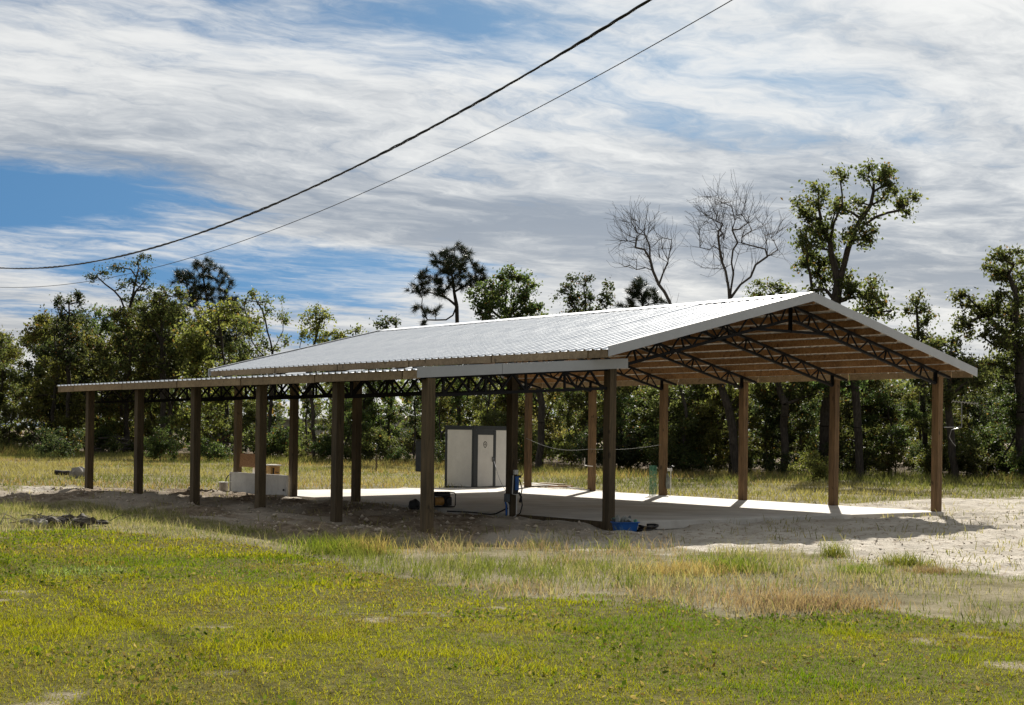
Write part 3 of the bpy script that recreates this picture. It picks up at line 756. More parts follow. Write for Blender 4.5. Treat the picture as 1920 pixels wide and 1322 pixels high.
pv = MB().tube([BP(.1, 4 * S, .95) + Vector((-.13, -.06, 0)), BP(.1, 4 * S, .74) + Vector((-.13, -.06, 0)), BP(.1, 4 * S, .72) + Vector((.10, -.12, 0))], .014, 6).build('pipe_elbow', M_PVC)
tag(pv, 'white bent pipe on the fifth post of the right row', 'pipe')
# strung cable
pts = []
stations = [(BP(-.02, 5 * S, 1.47), .16), (BP(-.02, 4 * S, 1.20), .06), (BP(-.02, 3 * S, 1.36), 0)]
for k in range(2):
    A, sag = stations[k]; Bq = stations[k + 1][0]
    for i in range(12): pts.append(A.lerp(Bq, i / 12) + Vector((0, 0, -sag * math.sin(math.pi * i / 12))) + EV * -.1)
pts.append(stations[2][0] - EV * .1)
tag(MB().tube(pts, .0055, 5).build('strung_cable', M_RAG, smooth=True), 'pale cable strung between the rear posts of the right row', 'cable')
# long white pipe and boards at the slab edge
p0, p1 = ground_at(982, 905, .05), ground_at(1104, 919, .05)
tag(MB().tube([p0, p0.lerp(p1, .5) + Vector((0, 0, .01)), p1], .022, 8).build('plastic_pipe', M_PVC, smooth=True), 'long white pipe lying along the right slab edge', 'pipe')
for k, (x0, y0, x1, y1) in enumerate(((998, 912, 1030, 911), (1012, 907, 1058, 910), (1030, 915, 1072, 914))):
    a0, a1 = ground_at(x0, y0, .05), ground_at(x1, y1, .05)
    tag(MB().beam(a0 + Vector((0, 0, .02 * k)), a1 + Vector((0, 0, .02 * k)), .12, .04).build('scrap_board', (M_POST, M_FASCIA, M_OSB)[k]), ('short dark scrap board against the rearmost right post', 'pale scrap board just behind the long white pipe', 'brown scrap board lying beside the long white pipe')[k], 'board')
# antenna on the front right post
an = empty('antenna', BP(0, 0, 0)); tag(an, 'small grid antenna on a bracket at the right of the front right post', 'antenna')
P0 = pix(1770, 801, 33.35); P1 = pix(1803, 801, 33.45); P2 = pix(1803, 756, 33.45); off = -an.location
MB().tube([P0 + off, P1 + off], .012, 6).build('bracket', M_GALV, an)
MB().tube([P1 + off, P2 + off], .010, 6).build('mast', M_GALV, an)
A0, A1 = pix(1786, 752, 33.4), pix(1833, 757, 33.6); MB().tube([A0 + off, A1 + off], .008, 6).build('boom', M_GALV, an)
for k in range(9):
    t = k / 8; c = A0.lerp(A1, t) + off; MB().tube([c + Vector((-.02, -.10 - .05 * (1 - t), .03)), c + Vector((.02, .10 + .05 * (1 - t), -.03))], .006, 5).build('element', M_GALV, an)
MB().tube([P1 + off, P1 + off + Vector((-.22, 0, -.06)), P1 + off + Vector((-.27, 0, -.22)), P1 + off + Vector((-.18, 0, -.36)), P1 + off + Vector((-.12, 0, -.42))], .007, 5).build('cable', M_GALV, an, smooth=True)
# rubble, log, stake, drum
q = ground_at(147, 896); rk = lump('rubble_block', M_ROCK, (.26, .22, .24), 61, .5); rk.location = (q.x, q.y, .12); tag(rk, 'pale grey block of rubble in the field behind the leftmost post', 'rubble')
q = ground_at(116, 893); lg = MB().tube([(-.24, 0, .0), (.05, .02, -.02), (.26, 0, .01)], [.09, .085, .075], 9).build('cut_log', M_BARK); lg.location = (q.x, q.y, .12); lg.rotation_euler = (0, .03, .15); tag(lg, 'short dark cut log lying left of the pale rubble block', 'log')
q = ground_at(705, 884); sk = MB().box((0, 0, .3), (.05, .05, .8)).build('wooden_stake', M_POST); sk.location = (q.x, q.y, 0); sk.rotation_euler = (.03, .02, .3); tag(sk, 'thin wooden stake standing alone in the field', 'stake')
q = ground_at(979, 873); dr = empty('metal_drum', (q.x, q.y, 0)); tag(dr, 'dark drum with a white lid at the wood edge left of the rearmost right post', 'drum')
MB().cyl((0, 0, 0), (0, 0, .28), .17, None, 16).build('drum_body', M_BLACK, dr); MB().cyl((0, 0, .281), (0, 0, .36), .185, .15, 16).build('lid', M_PVC, dr)

# ------------------------------------------------------------------ overhead cables
def overhead(name, pa, pb, co, r, strands, mt, label):
    A = pix(*pa, 18.0); Bq = pix(*pb, 40.0); A.z = Bq.z = 0; m = MB(); n = 700 if strands > 1 else 160
    for s_ in range(strands):
        pts = []
        for i in range(n + 1):
            k = -.45 + 2.2 * i / n; p = A.lerp(Bq, k); z = co[0] * k * k + co[1] * k + co[2]
            if strands > 1:
                ln = k * (Bq - A).length; ph = ln * 2 * math.pi / 1.15 + s_ * 2 * math.pi / strands
                side = Vector((0, 0, 1)).cross((Bq - A).normalized()); rad = r * (.95 + .45 * math.sin(ln * 1.9) * math.sin(ln * .77))
                p = p + side * math.cos(ph) * rad; z += math.sin(ph) * rad
            pts.append((p.x, p.y, z))
        m.tube(pts, r, 5)
    tag(m.build(name, mt, smooth=True), label, 'cable')
overhead('twisted_cable', (1213, 0), (0, 503), (3.65, -4.61, 6.75), .0105, 3, M_BLACK, 'thick twisted black power cable, the upper of two crossing the sky')
overhead('power_line', (1367, 0), (0, 540), (3.68, -5.16, 6.76), .0065, 1, M_BLACK, 'thin single power line, the lower of two crossing the sky')

# ------------------------------------------------------------------ trees
def tubes_np(P0, P1, R0, R1, k):
    d = P1 - P0; ln = np.linalg.norm(d, axis=1, keepdims=True); d = d / np.maximum(ln, 1e-6)
    ref = np.where(np.abs(d[:, 2:3]) > .9, np.array([[1., 0, 0]]), np.array([[0, 0, 1.]]))
    a = np.cross(d, ref); a /= np.maximum(np.linalg.norm(a, axis=1, keepdims=True), 1e-6); b = np.cross(d, a)
    t = np.arange(k) * 2 * np.pi / k
    ring = a[:, None, :] * np.cos(t)[None, :, None] + b[:, None, :] * np.sin(t)[None, :, None]
    v = np.concatenate([P0[:, None] + ring * R0[:, None, None], P1[:, None] + ring * R1[:, None, None]], 1)
    base = (np.arange(len(P0)) * 2 * k)[:, None]; j = np.arange(k); j2 = (j + 1) % k
    f = np.stack([base + j, base + j2, base + k + j2, base + k + j], -1).reshape(-1, 4)
    return v.reshape(-1, 3), f
def skeleton(trunk, ends, rs, r_base, seg=.55, up=.5, wob=.12):
    """joins end points to a trunk by always growing from the closest suitable node; radii by the pipe model"""
    pos = []; par = []; 
    for line in trunk:                                  # several poly-lines; the first point of later ones snaps to the closest node
        prev = -1
        if pos:
            dd = np.linalg.norm(np.array(pos) - np.array(line[0]), axis=1); prev = int(dd.argmin())
        for i in range(len(line) - 1):
            p, q = np.array(line[i]), np.array(line[i + 1]); n = max(2, int(np.linalg.norm(q - p) / seg))
            for j in range(n + (1 if i == len(line) - 2 else 0)):
                if prev >= 0 and i == 0 and j == 0 and len(pos) and line is not trunk[0]: continue
                w = rs.normal(0, wob * .35, 3) * (0 if (i == 0 and j == 0) else 1)
                pos.append(p + (q - p) * j / n + w); par.append(prev); prev = len(pos) - 1
    n_tr = len(pos); tips = []
    arr = np.zeros((40000, 3)); arr[:n_tr] = pos; cnt = n_tr
    low = arr[:n_tr, 2].min() + .25 * (np.max(ends[:, 2]) - arr[:n_tr, 2].min())
    T = arr[:n_tr]
    d0 = np.array([np.min(np.linalg.norm(T - e, axis=1)) for e in ends]); order = np.argsort(d0 + rs.rand(len(ends)) * .8)
    for ei in order:
        e = ends[ei]; dv = e - arr[:cnt]; dist = np.linalg.norm(dv, axis=1)
        cost = dist + up * 1.6 * np.maximum(0, .35 * dist - dv[:, 2]) + (arr[:cnt, 2] < low * .6) * 2.0
        b = int(cost.argmin()); s = arr[b]; L_ = dist[b]; n = max(1, int(round(L_ / seg)))
        gdir = (arr[b] - arr[par[b]]) if par[b] >= 0 else np.array([0, 0, 1.]); gdir = gdir / max(np.linalg.norm(gdir), 1e-6)
        ctrl = s + (gdir * .35 + np.array([0, 0, .25]) + (e - s) / max(L_, 1e-6) * .4) * L_ * .5
        prev = b
        for j in range(1, n + 1):
            t = j / n; p = s * (1 - t) ** 2 + ctrl * 2 * t * (1 - t) + e * t * t
            if j < n: p = p + rs.normal(0, wob, 3) * min(L_, 1.0)
            arr[cnt] = p; par.append(prev); prev = cnt; cnt += 1
        tips.append(prev)
    P = arr[:cnt]; par = np.array(par); load = np.zeros(cnt)
    load[tips] = 1
    for i in range(cnt - 1, -1, -1):
        if par[i] >= 0: load[par[i]] += max(load[i], .15)
    for i in range(cnt - 1, -1, -1): load[i] = max(load[i], .5)
    rad = r_base * (load / load.max()) ** .48
    global LOAD; LOAD = load
    return P, par, np.maximum(rad, .006), np.array(tips)
def wood_mesh(name, P, par, rad, k_big=7, k_small=3, thin=.03, rmin=.006):
    i = np.arange(len(P)); ok = par >= 0; c = i[ok]; p = par[ok]
    R1 = np.maximum(rad[c], rmin); R0 = np.minimum(np.maximum(rad[p], rmin), R1 * 1.35)
    # the lowest segment flares
    big = R1 > thin; out_v = []; out_f = []; o = 0
    for m_, k in ((big, k_big), (~big, k_small)):
        if m_.any():
            v, f = tubes_np(P[p][m_], P[c][m_], R0[m_], R1[m_], k); out_v.append(v); out_f.append(f + o); o += len(v)
    return mesh_np(name, np.concatenate(out_v), out_f, smooth=True)
def rand_unit(rs, n):
    v = rs.normal(size=(n, 3)); return v / np.linalg.norm(v, axis=1, keepdims=True)
def leaf_mesh(name, C, rs, size, col, aspect=.62, droop=.25):
    n = len(C); u = rand_unit(rs, n); u[:, 2] -= droop; u /= np.linalg.norm(u, axis=1, keepdims=True)
    w = np.cross(u, rand_unit(rs, n)); w /= np.maximum(np.linalg.norm(w, axis=1, keepdims=True), 1e-6); nn = np.cross(u, w)
    s = (size * (.6 + .8 * rs.rand(n)))[:, None]
    A = C - u * s * .5; Bv = C + w * s * aspect * .5 + nn * s * .10 + u * s * .08; Cv = C + u * s * .5; Dv = C - w * s * aspect * .5 + nn * s * .10 + u * s * .08
    V = np.stack([A, Bv, Cv, Dv], 1).reshape(-1, 3); f = np.arange(4 * n).reshape(n, 4)
    return mesh_np(name, V, [f], np.repeat(col, 4, 0))
def needle_mesh(name, C, axis_, rs, length, width, col):
    n = len(C); u = rand_unit(rs, n) + axis_ * 1.1 + np.array([0, 0, .25]); u /= np.linalg.norm(u, axis=1, keepdims=True)
    w = np.cross(u, rand_unit(rs, n)); w /= np.maximum(np.linalg.norm(w, axis=1, keepdims=True), 1e-6)
    L_ = (length * (.7 + .6 * rs.rand(n)))[:, None]; q = width
    V = np.stack([C - w * q * .5, C + w * q * .5, C + u * L_ + w * q * .18 - np.array([0, 0, .12]) * L_], 1).reshape(-1, 3)
    return mesh_np(name, V, [np.arange(3 * n).reshape(n, 3)], np.repeat(col, 3, 0))
PAL = {  # dark, mid, light leaf colours
    'oak': ((.040, .050, .020), (.074, .086, .034), (.14, .142, .062)),
    'green': ((.035, .056, .023), (.063, .089, .033), (.12, .142, .055)),
    'yellow': ((.055, .062, .020), (.105, .110, .035), (.175, .165, .062)),
    'brown': ((.053, .050, .023), (.09, .080, .034), (.155, .128, .056)),
    'dark': ((.023, .034, .019), (.043, .058, .030), (.08, .095, .046)),
    'pine': ((.013, .025, .013), (.025, .042, .018), (.052, .068, .029)),
}
def leaf_cols(rs, pal, clump_t, n_per):
    pal = np.array(PAL[pal]); t = np.clip(np.repeat(clump_t, n_per) + rs.normal(0, .22, len(clump_t) * n_per), 0, 1)[:, None]
    c = np.where(t < .5, pal[0] + (pal[1] - pal[0]) * t * 2, pal[1] + (pal[2] - pal[1]) * (t * 2 - 1))
    br = rs.rand(len(t)) < .05; c[br] = (.12, .07, .025); return c
def in_blobs(rs, blobs, shell=.45):
    out = []
    for c, r, n in blobs:
        u = rand_unit(rs, n); k = (shell + (1 - shell) * rs.rand(n)) ** .8; out.append(np.array(c) + u * k[:, None] * np.array(r))
    return np.concatenate(out)
def grow(seed, trunk, blobs, r_base, kind='oak', pal='oak', leaves=26, lsize=.17, clump=.34, seg=.55, extra_twigs=0, wob=.10):
    """returns (wood mesh, crown mesh or None); coordinates relative to the trunk's foot"""
    rs = np.random.RandomState(seed); ends = in_blobs(rs, blobs)
    P, par, rad, tips = skeleton([[np.array(p) for p in ln] for ln in trunk], ends, rs, r_base, seg, .5, wob)
    if kind == 'bare':
        # fine twig sprays at every end
        src = np.concatenate([tips, tips, rs.choice(len(P), extra_twigs)]) if extra_twigs else tips
        NP_, NPAR, NR = [P], [par], [rad]; base = len(P)
        d = P[src] - P[np.maximum(par[src], 0)]; d /= np.maximum(np.linalg.norm(d, axis=1, keepdims=True), 1e-6)
        cur = src; pc = P[src]
        for lv in range(3):
            d = d + rand_unit(rs, len(src)) * .55 + np.array([0, 0, .22]); d /= np.linalg.norm(d, axis=1, keepdims=True)
            pc = pc + d * (.24 + .2 * rs.rand(len(src)))[:, None]
            NP_.append(pc); NPAR.append(cur); NR.append(np.full(len(src), .0065 - .001 * lv)); cur = np.arange(base, base + len(src)); base += len(src)
        P, par, rad = np.concatenate(NP_), np.concatenate(NPAR), np.concatenate(NR)
        return wood_mesh('trunk', P, par, rad, 7, 3, .03, .0055), None
    wood_me = wood_mesh('trunk', P, par, rad)
    tp_ = P[tips]; pr_ = P[np.maximum(par[tips], 0)]
    if kind == 'pine':
        mid = (tp_ + pr_) / 2; cc = np.concatenate([tp_, mid]); ax = np.concatenate([tp_ - pr_] * 2); ax /= np.maximum(np.linalg.norm(ax, axis=1, keepdims=True), 1e-6)
        n = leaves; ct = rs.rand(len(cc)); C = np.repeat(cc, n, 0) + rs.normal(0, .05, (len(cc) * n, 3))
        return wood_me, needle_mesh('crown', C, np.repeat(ax, n, 0), rs, lsize, .022, leaf_cols(rs, pal, ct, n))
    # leaves all along the outer twigs, thickest at the ends
    load = LOAD; outer = np.where((load <= 3.2) & (par >= 0))[0]; outer = outer[P[outer, 2] > P[:, 2].max() * .10]
    t_ = rs.rand(len(outer), 1); mid = P[outer] * (1 - t_ * .8) + P[np.maximum(par[outer], 0)] * t_ * .8
    cc = np.concatenate([tp_, mid]); ct = np.clip(rs.normal(.42, .25, len(cc)), 0, 1)
    n = max(5, int(leaves * 1.6 * (2 * len(tp_)) / len(cc))); C = np.repeat(cc, n, 0) + rs.normal(0, 1, (len(cc) * n, 3)) * np.array([clump, clump, clump * .8]) * (.22 + .50 * rs.rand(len(cc), 1).repeat(n, 0))
    return wood_me, leaf_mesh('crown', C, rs, lsize * .78, leaf_cols(rs, pal, ct, n))
TREES = 0
def plant(name, meshes, loc, label, group=None, cat='tree', mt=None, scale=1.0, rz=0.0, wood_mat=None, zs=None):
    global TREES
    t = empty(name, loc, rz); t.scale = (scale, scale, zs or scale); tag(t, label, cat, group)
    if meshes[0] is not None: obj('trunk' if cat == 'tree' else 'stem', meshes[0], wood_mat or M_BARK, t)
    if meshes[1] is not None: obj('crown' if cat == 'tree' else 'foliage', meshes[1], mt or M_LEAF, t)
    TREES += 1; return t
def hero(name, label, seed, Y, base, trunk, blobs, r, kind='oak', pal='oak', leaves=26, lsize=.17, clump=.34, dens=11, seg=.55, extra=0, wob=.10, mt=None):
    """trunk: poly-lines of picture positions at depth Y; blobs: (px, py, rx, ry[, weight])"""
    rs = np.random.RandomState(seed + 900); foot = pix(base[0], base[1], Y); foot.z = 0; f = np.array(foot); m = Y / F
    tr = []
    for k, ln in enumerate(trunk):
        pl = []
        for i, (x, y) in enumerate(ln):
            p = np.array(pix(x, y, Y)) - f; p[1] += rs.normal(0, .15) if i else 0
            pl.append(p)
        if k == 0: pl = [np.array([0, 0, -.15])] + pl
        tr.append(pl)
    bl = []
    for q in blobs:
        x, y, rx, ry = q[:4]; wgt = q[4] if len(q) > 4 else 1.0
        p = np.array(pix(x, y, Y)) - f; rd = (rx + ry) / 2 * m; p[1] += rs.normal(0, rd * .8)
        bl.append((p, (rx * m, rd, ry * m), max(3, int(dens * wgt * (rx * ry) / 700))))
    return plant(name, grow(seed, tr, bl, r, kind, pal, leaves, lsize, clump, seg, extra, wob), foot, label, mt=mt or (M_NEEDLE if kind == 'pine' else M_LEAF), wood_mat=M_DEAD if kind == 'bare' else None)

# the tall oak above the right gable
hero('oak_tree', 'tall open-crowned oak with a dark trunk rising above the right roof slope', 1, 64, (1545, 893),
     [[(1547, 800), (1556, 690), (1566, 600), (1570, 530), (1556, 455), (1532, 385)], [(1570, 530), (1598, 440), (1630, 385), (1640, 335)], [(1598, 440), (1640, 405), (1690, 395)], [(1568, 580), (1600, 540), (1650, 575)], [(1556, 455), (1572, 390), (1576, 340)]],
     [(1511, 380, 32, 18), (1534, 358, 20, 18), (1576, 332, 20, 15), (1637, 328, 40, 22), (1657, 362, 26, 22), (1708, 380, 32, 22), (1521, 419, 36, 28), (1505, 458, 26, 28), (1553, 471, 34, 45), (1592, 382, 22, 28), (1602, 442, 34, 32), (1505, 503, 18, 14), (1566, 500, 30, 36), (1537, 432, 26, 24), (1586, 529, 26, 22), (1605, 548, 32, 20), (1631, 568, 32, 26), (1657, 584, 28, 22), (1534, 542, 16, 16), (1631, 528, 14, 14), (1625, 395, 22, 22), (1560, 400, 16, 22)],
     .23, leaves=13, lsize=.19, clump=.34, dens=13)
hero('bare_tree', 'leafless grey tree with a broad fan of twigs, right of the two bare trees', 2, 66, (1385, 892),
     [[(1384, 760), (1372, 560), (1356, 490), (1345, 430)], [(1372, 556), (1378, 470), (1372, 390)], [(1374, 556), (1420, 500), (1458, 465)], [(1372, 520), (1395, 440), (1405, 400)]],
     [(1372, 400, 52, 52, .9), (1330, 430, 34, 55, .9), (1418, 430, 36, 45, .9), (1452, 455, 22, 42, .9), (1375, 490, 70, 30, .35)], .085, kind='bare', dens=12, seg=.45, extra=220, wob=.16)
hero('bare_tree', 'leafless grey tree leaning left over the roof ridge, left of the two bare trees', 3, 66, (1285, 892),
     [[(1282, 760), (1256, 572), (1226, 505), (1205, 440)], [(1236, 525), (1250, 490), (1258, 450)], [(1222, 500), (1195, 505), (1165, 500)]],
     [(1200, 428, 36, 38, .9), (1184, 455, 22, 40, .8), (1252, 465, 20, 38, .8), (1222, 480, 30, 32, .4), (1170, 500, 8, 6, 3)], .07, kind='bare', dens=12, seg=.45, extra=140, wob=.16)
hero('pine_tree', 'dark pine with layered needle clumps standing tallest above the middle of the roof', 4, 84, (862, 872),
     [[(860, 700), (857, 600), (850, 520), (852, 462)], [(857, 570), (820, 552), (785, 545)], [(856, 580), (835, 600), (800, 600)], [(854, 545), (885, 525), (900, 515)]],
     [(852, 472, 30, 18), (830, 488, 28, 16), (805, 525, 26, 16), (868, 500, 32, 18), (895, 520, 20, 18), (785, 545, 20, 10), (820, 550, 24, 13), (842, 525, 30, 18), (875, 530, 24, 14), (790, 580, 20, 8), (815, 583, 20, 8), (785, 606, 14, 5), (840, 500, 20, 14)],
       .11, kind='pine', pal='pine', leaves=44, lsize=.34, dens=30, seg=.6)
hero('pine_tree', 'small dark pine at the roof ridge below the left bare tree', 5, 80, (1208, 880),
     [[(1207, 700), (1205, 600), (1203, 530)], [(1205, 575), (1175, 572)], [(1206, 572), (1232, 566)]],
     [(1203, 532, 18, 12), (1188, 545, 18, 12), (1220, 548, 18, 12), (1175, 570, 16, 10), (1200, 560, 24, 12), (1232, 565, 16, 10), (1205, 590, 40, 12)],
     .08, kind='pine', pal='pine', leaves=44, lsize=.34, dens=30)
hero('pine_tree', 'dense dark pine rising above the left trees between two cables', 6, 98, (400, 852),
     [[(398, 700), (392, 600), (385, 540), (378, 495)], [(388, 570), (350, 545)], [(390, 580), (425, 560)]],
     [(378, 498, 26, 16), (345, 518, 24, 14), (398, 512, 26, 16), (365, 530, 38, 16), (410, 535, 28, 16), (385, 555, 50, 20), (430, 575, 28, 20), (350, 560, 30, 16), (400, 600, 50, 26), (440, 630, 34, 26)],
     .13, kind='pine', pal='pine', leaves=36, lsize=.40, dens=30)
hero('oak_tree', 'evergreen oak with a rounded top just right of the tallest pine', 7, 80, (950, 872), [[(948, 700), (945, 600), (950, 540)], [(946, 610), (910, 570)], [(947, 600), (990, 560)]],
     [(955, 520, 30, 18), (925, 535, 26, 18), (985, 530, 24, 20), (905, 560, 30, 22), (950, 555, 44, 24), (995, 570, 26, 26), (925, 590, 40, 22), (975, 600, 40, 22), (1015, 600, 18, 14)], .13, pal='green', leaves=17, lsize=.19, dens=17)
hero('oak_tree', 'feathery dark evergreen tree above the roof ridge left of the small pine', 8, 80, (1100, 874), [[(1100, 700), (1098, 600), (1096, 540)], [(1099, 600), (1070, 560)], [(1099, 600), (1135, 555)]],
     [(1072, 530, 14, 16), (1105, 532, 16, 16), (1135, 545, 14, 20), (1060, 555, 18, 14), (1090, 560, 30, 20), (1125, 575, 22, 18), (1085, 590, 34, 14), (1050, 600, 20, 10)], .09, pal='dark', leaves=15, lsize=.17, dens=19, clump=.30)
hero('oak_tree', 'low green treetop showing between the right bare tree and the gable peak', 9, 74, (1445, 885), [[(1445, 700), (1444, 590), (1440, 555)]],
     [(1420, 545, 22, 14), (1450, 540, 26, 14), (1478, 548, 18, 14), (1445, 575, 50, 20)], .10, pal='oak', leaves=16, dens=15)
hero('oak_tree', 'thin sprawling oak sapling right of the gable, with a knobbly bare stem', 10, 66, (1735, 895), [[(1732, 760), (1722, 650), (1718, 590), (1712, 550)], [(1720, 620), (1745, 595)], [(1724, 660), (1690, 640)]],
     [(1712, 552, 14, 14), (1722, 580, 22, 14), (1742, 600, 18, 14), (1700, 585, 14, 10), (1705, 625, 22, 18), (1690, 650, 20, 16), (1740, 640, 22, 20), (1725, 690, 40, 26)], .12, pal='oak', leaves=15, dens=14)
hero('oak_tree', 'large leafy oak at the right edge of the wood with a thick leaning limb', 11, 63, (1915, 905), [[(1915, 800), (1912, 700), (1908, 620), (1900, 540), (1885, 490)], [(1908, 640), (1850, 590), (1820, 560)], [(1912, 660), (1945, 560)]],
     [(1885, 485, 32, 18), (1865, 510, 22, 20), (1910, 520, 36, 22), (1820, 560, 26, 18), (1845, 575, 26, 24), (1880, 570, 34, 26), (1925, 580, 44, 34), (1815, 610, 24, 24), (1855, 630, 36, 26), (1905, 640, 44, 30), (1940, 500, 20, 30), (1875, 690, 50, 26)], .22, pal='oak', leaves=16, lsize=.18, dens=14)
hero('oak_tree', 'sparse tall oak at far left whose airy crown touches the thick cable', 12, 96, (235, 852), [[(238, 720), (240, 620), (245, 560), (262, 500)], [(242, 600), (225, 560), (185, 520)], [(245, 560), (275, 520)]],
     [(262, 488, 26, 12), (240, 500, 18, 10), (275, 515, 16, 18), (190, 505, 16, 12), (172, 520, 10, 8), (212, 500, 14, 8), (265, 535, 22, 14), (245, 560, 18, 14), (285, 545, 14, 12), (230, 530, 10, 10)], .11, pal='dark', leaves=12, lsize=.18, dens=15, clump=.4)
hero('oak_tree', 'rounded dark tree standing at the left end of the high tree group', 13, 94, (128, 850), [[(128, 720), (126, 640), (130, 570)]],
     [(135, 560, 24, 14), (118, 575, 18, 16), (130, 600, 26, 20), (115, 620, 18, 18), (150, 625, 22, 20), (135, 660, 34, 24)], .13, pal='dark', leaves=17, lsize=.19, dens=18)
hero('oak_tree', 'olive green tree in the left group between the airy oak and the dense pine', 14, 92, (305, 852), [[(305, 720), (302, 620), (300, 560)], [(303, 640), (270, 600)], [(303, 640), (335, 600)]],
     [(310, 548, 34, 18), (285, 580, 24, 22), (325, 585, 32, 24), (260, 610, 26, 22), (300, 625, 44, 26), (240, 640, 24, 26), (345, 640, 36, 30), (290, 670, 50, 26), (225, 690, 30, 20), (360, 690, 40, 20)], .16, pal='oak', leaves=16, lsize=.2, dens=16)
hero('oak_tree', 'wispy oak with crooked thin branches right of the dense left pine', 15, 86, (505, 860), [[(508, 740), (512, 660), (500, 600), (478, 550)], [(512, 660), (530, 620), (528, 560)], [(512, 690), (470, 640)]],
     [(478, 548, 14, 12), (470, 575, 16, 14), (500, 565, 12, 10), (505, 590, 16, 10), (528, 600, 12, 14), (468, 615, 18, 18), (490, 640, 22, 16), (525, 640, 14, 14), (470, 665, 36, 22), (510, 690, 40, 16)], .10, pal='oak', leaves=14, lsize=.19, dens=14)
hero('oak_tree', 'yellow-green bushy tree whose top shows left of the roof slope', 16, 80, (590, 862), [[(585, 760), (575, 690), (590, 640), (600, 600)], [(576, 690), (560, 650)], [(580, 690), (640, 640)]],
     [(592, 582, 26, 12), (572, 600, 16, 12), (610, 600, 22, 16), (590, 625, 32, 20), (620, 640, 26, 20), (645, 620, 14, 10), (668, 618, 14, 9), (650, 645, 22, 14), (600, 670, 44, 24)], .10, pal='yellow', leaves=15, lsize=.18, dens=14)
hero('oak_tree', 'slim leafy treetop peeping over the far end of the roof ridge', 17, 86, (728, 868), [[(728, 720), (727, 660), (724, 615)]],
     [(712, 612, 14, 8), (728, 600, 10, 6), (740, 604, 8, 6), (725, 640, 24, 18), (730, 680, 30, 22)], .09, pal='dark', leaves=12, lsize=.2, dens=12)

# the trunks that stand in the open view under the roof
rt = random.Random(77)
def midtree(name, label, seed, Y, base, line, r, pal='green', extra=()):
    top = line[-1]; bl = [(top[0] + rt.uniform(-25, 25), top[1] + rt.uniform(-30, 20), 34, 24) for _ in range(4)] + [(top[0] + rt.uniform(-55, 55), top[1] + rt.uniform(20, 80), 28, 22) for _ in range(5)] + list(extra)
    hero(name, label, seed, Y, base, [line], bl, r, pal=pal, leaves=17, lsize=.17, dens=13)
midtree('oak_tree', 'straight dark-trunked tree seen right of the second post of the right row', 31, 62, (1613, 907), [(1608, 800), (1600, 700), (1598, 640)], .17, 'green')
midtree('oak_tree', 'crooked twisting tree seen between the second and third right-row posts', 32, 63, (1472, 893), [(1470, 800), (1468, 760), (1455, 720), (1470, 660)], .16, 'oak')
midtree('oak_tree', 'dark tree leaning left behind the third right-row post', 33, 63, (1382, 890), [(1375, 800), (1355, 730), (1335, 670)], .18, 'yellow')
midtree('oak_tree', 'forked dark tree right of the cabin behind the slab', 34, 68, (1010, 885), [(1015, 790), (1010, 700), (1020, 650)], .16, 'green')
midtree('oak_tree', 'leaning tree behind the right front corner post', 35, 61, (1792, 905), [(1780, 800), (1775, 740), (1782, 680)], .15, 'oak')

# generic wood: a few grown forms, placed many times as separate trees
FORMS = []
def generic(seed, h, spread, pal, leaves=14):
    rs = np.random.RandomState(seed); r = random.Random(seed); tr = [[(0, 0, -.2), (r.uniform(-.2, .2), r.uniform(-.2, .2), h * .3), (r.uniform(-.5, .5), r.uniform(-.4, .4), h * .6), (r.uniform(-.6, .6), r.uniform(-.5, .5), h * .88)]]
    bl = []
    for k in range(22):
        lo = .12 if seed % 2 else .30; z = h * (lo + (.98 - lo) * (k / 21)); t = r.uniform(0, 6.28); q = spread * (1.1 - .75 * abs(k / 21 - .4)) * r.uniform(.2, .95)
        bl.append(((math.cos(t) * q, math.sin(t) * q, z), (r.uniform(.35, .8), r.uniform(.35, .8), r.uniform(.25, .5)), 10))
    return grow(seed, tr, bl, .10, 'oak', pal, leaves, .175, .36, wob=.14)
for k, (h, sp, pal) in enumerate(((7.2, 2.3, 'oak'), (6.4, 2.1, 'green'), (7.8, 2.0, 'dark'), (6.0, 2.2, 'yellow'), (8.2, 2.4, 'oak'), (6.8, 1.9, 'brown'), (7.0, 2.5, 'green'), (5.2, 1.9, 'oak'))):
    FORMS.append((generic(100 + k, h, sp, pal), h))
def slim(seed, h, pal):
    r = random.Random(seed); x = y = 0.0; ln = [(0, 0, -.2)]
    for k in range(1, 7): x += r.gauss(0, .16); y += r.gauss(0, .16); ln.append((x, y, h * .93 * k / 6))
    bl = []
    for k in range(11):
        z = h * (.42 + .56 * k / 10); t = r.uniform(0, 6.28); q = (1.25 - .8 * abs(k / 10 - .35)) * r.uniform(.15, 1.0)
        bl.append(((x * z / h + math.cos(t) * q, y * z / h + math.sin(t) * q, z), (r.uniform(.25, .5), r.uniform(.25, .5), r.uniform(.2, .4)), 8))
    return grow(seed, [ln], bl, .085, 'oak', pal, 12, .17, .34, wob=.16)
for k, (h, pal) in enumerate(((8.5, 'oak'), (9.0, 'dark'), (7.8, 'yellow'))): FORMS.append((slim(140 + k, h, pal), h))
ENV = np.array([(-300, 600), (-60, 640), (0, 630), (100, 590), (170, 590), (300, 560), (430, 575), (465, 630), (520, 665), (600, 665), (680, 680), (800, 660), (900, 630), (1050, 640), (1200, 630), (1400, 605), (1550, 610), (1680, 680), (1780, 670), (1860, 640), (1960, 560), (2200, 520)], float)
def edge_depth(px): return np.interp(px, [-300, 0, 300, 700, 1000, 1300, 1560, 1920, 2300], [98, 95, 90, 78, 70, 65, 63.5, 62, 62])
HOUSE_GAPS = ((455, 610), (672, 800))
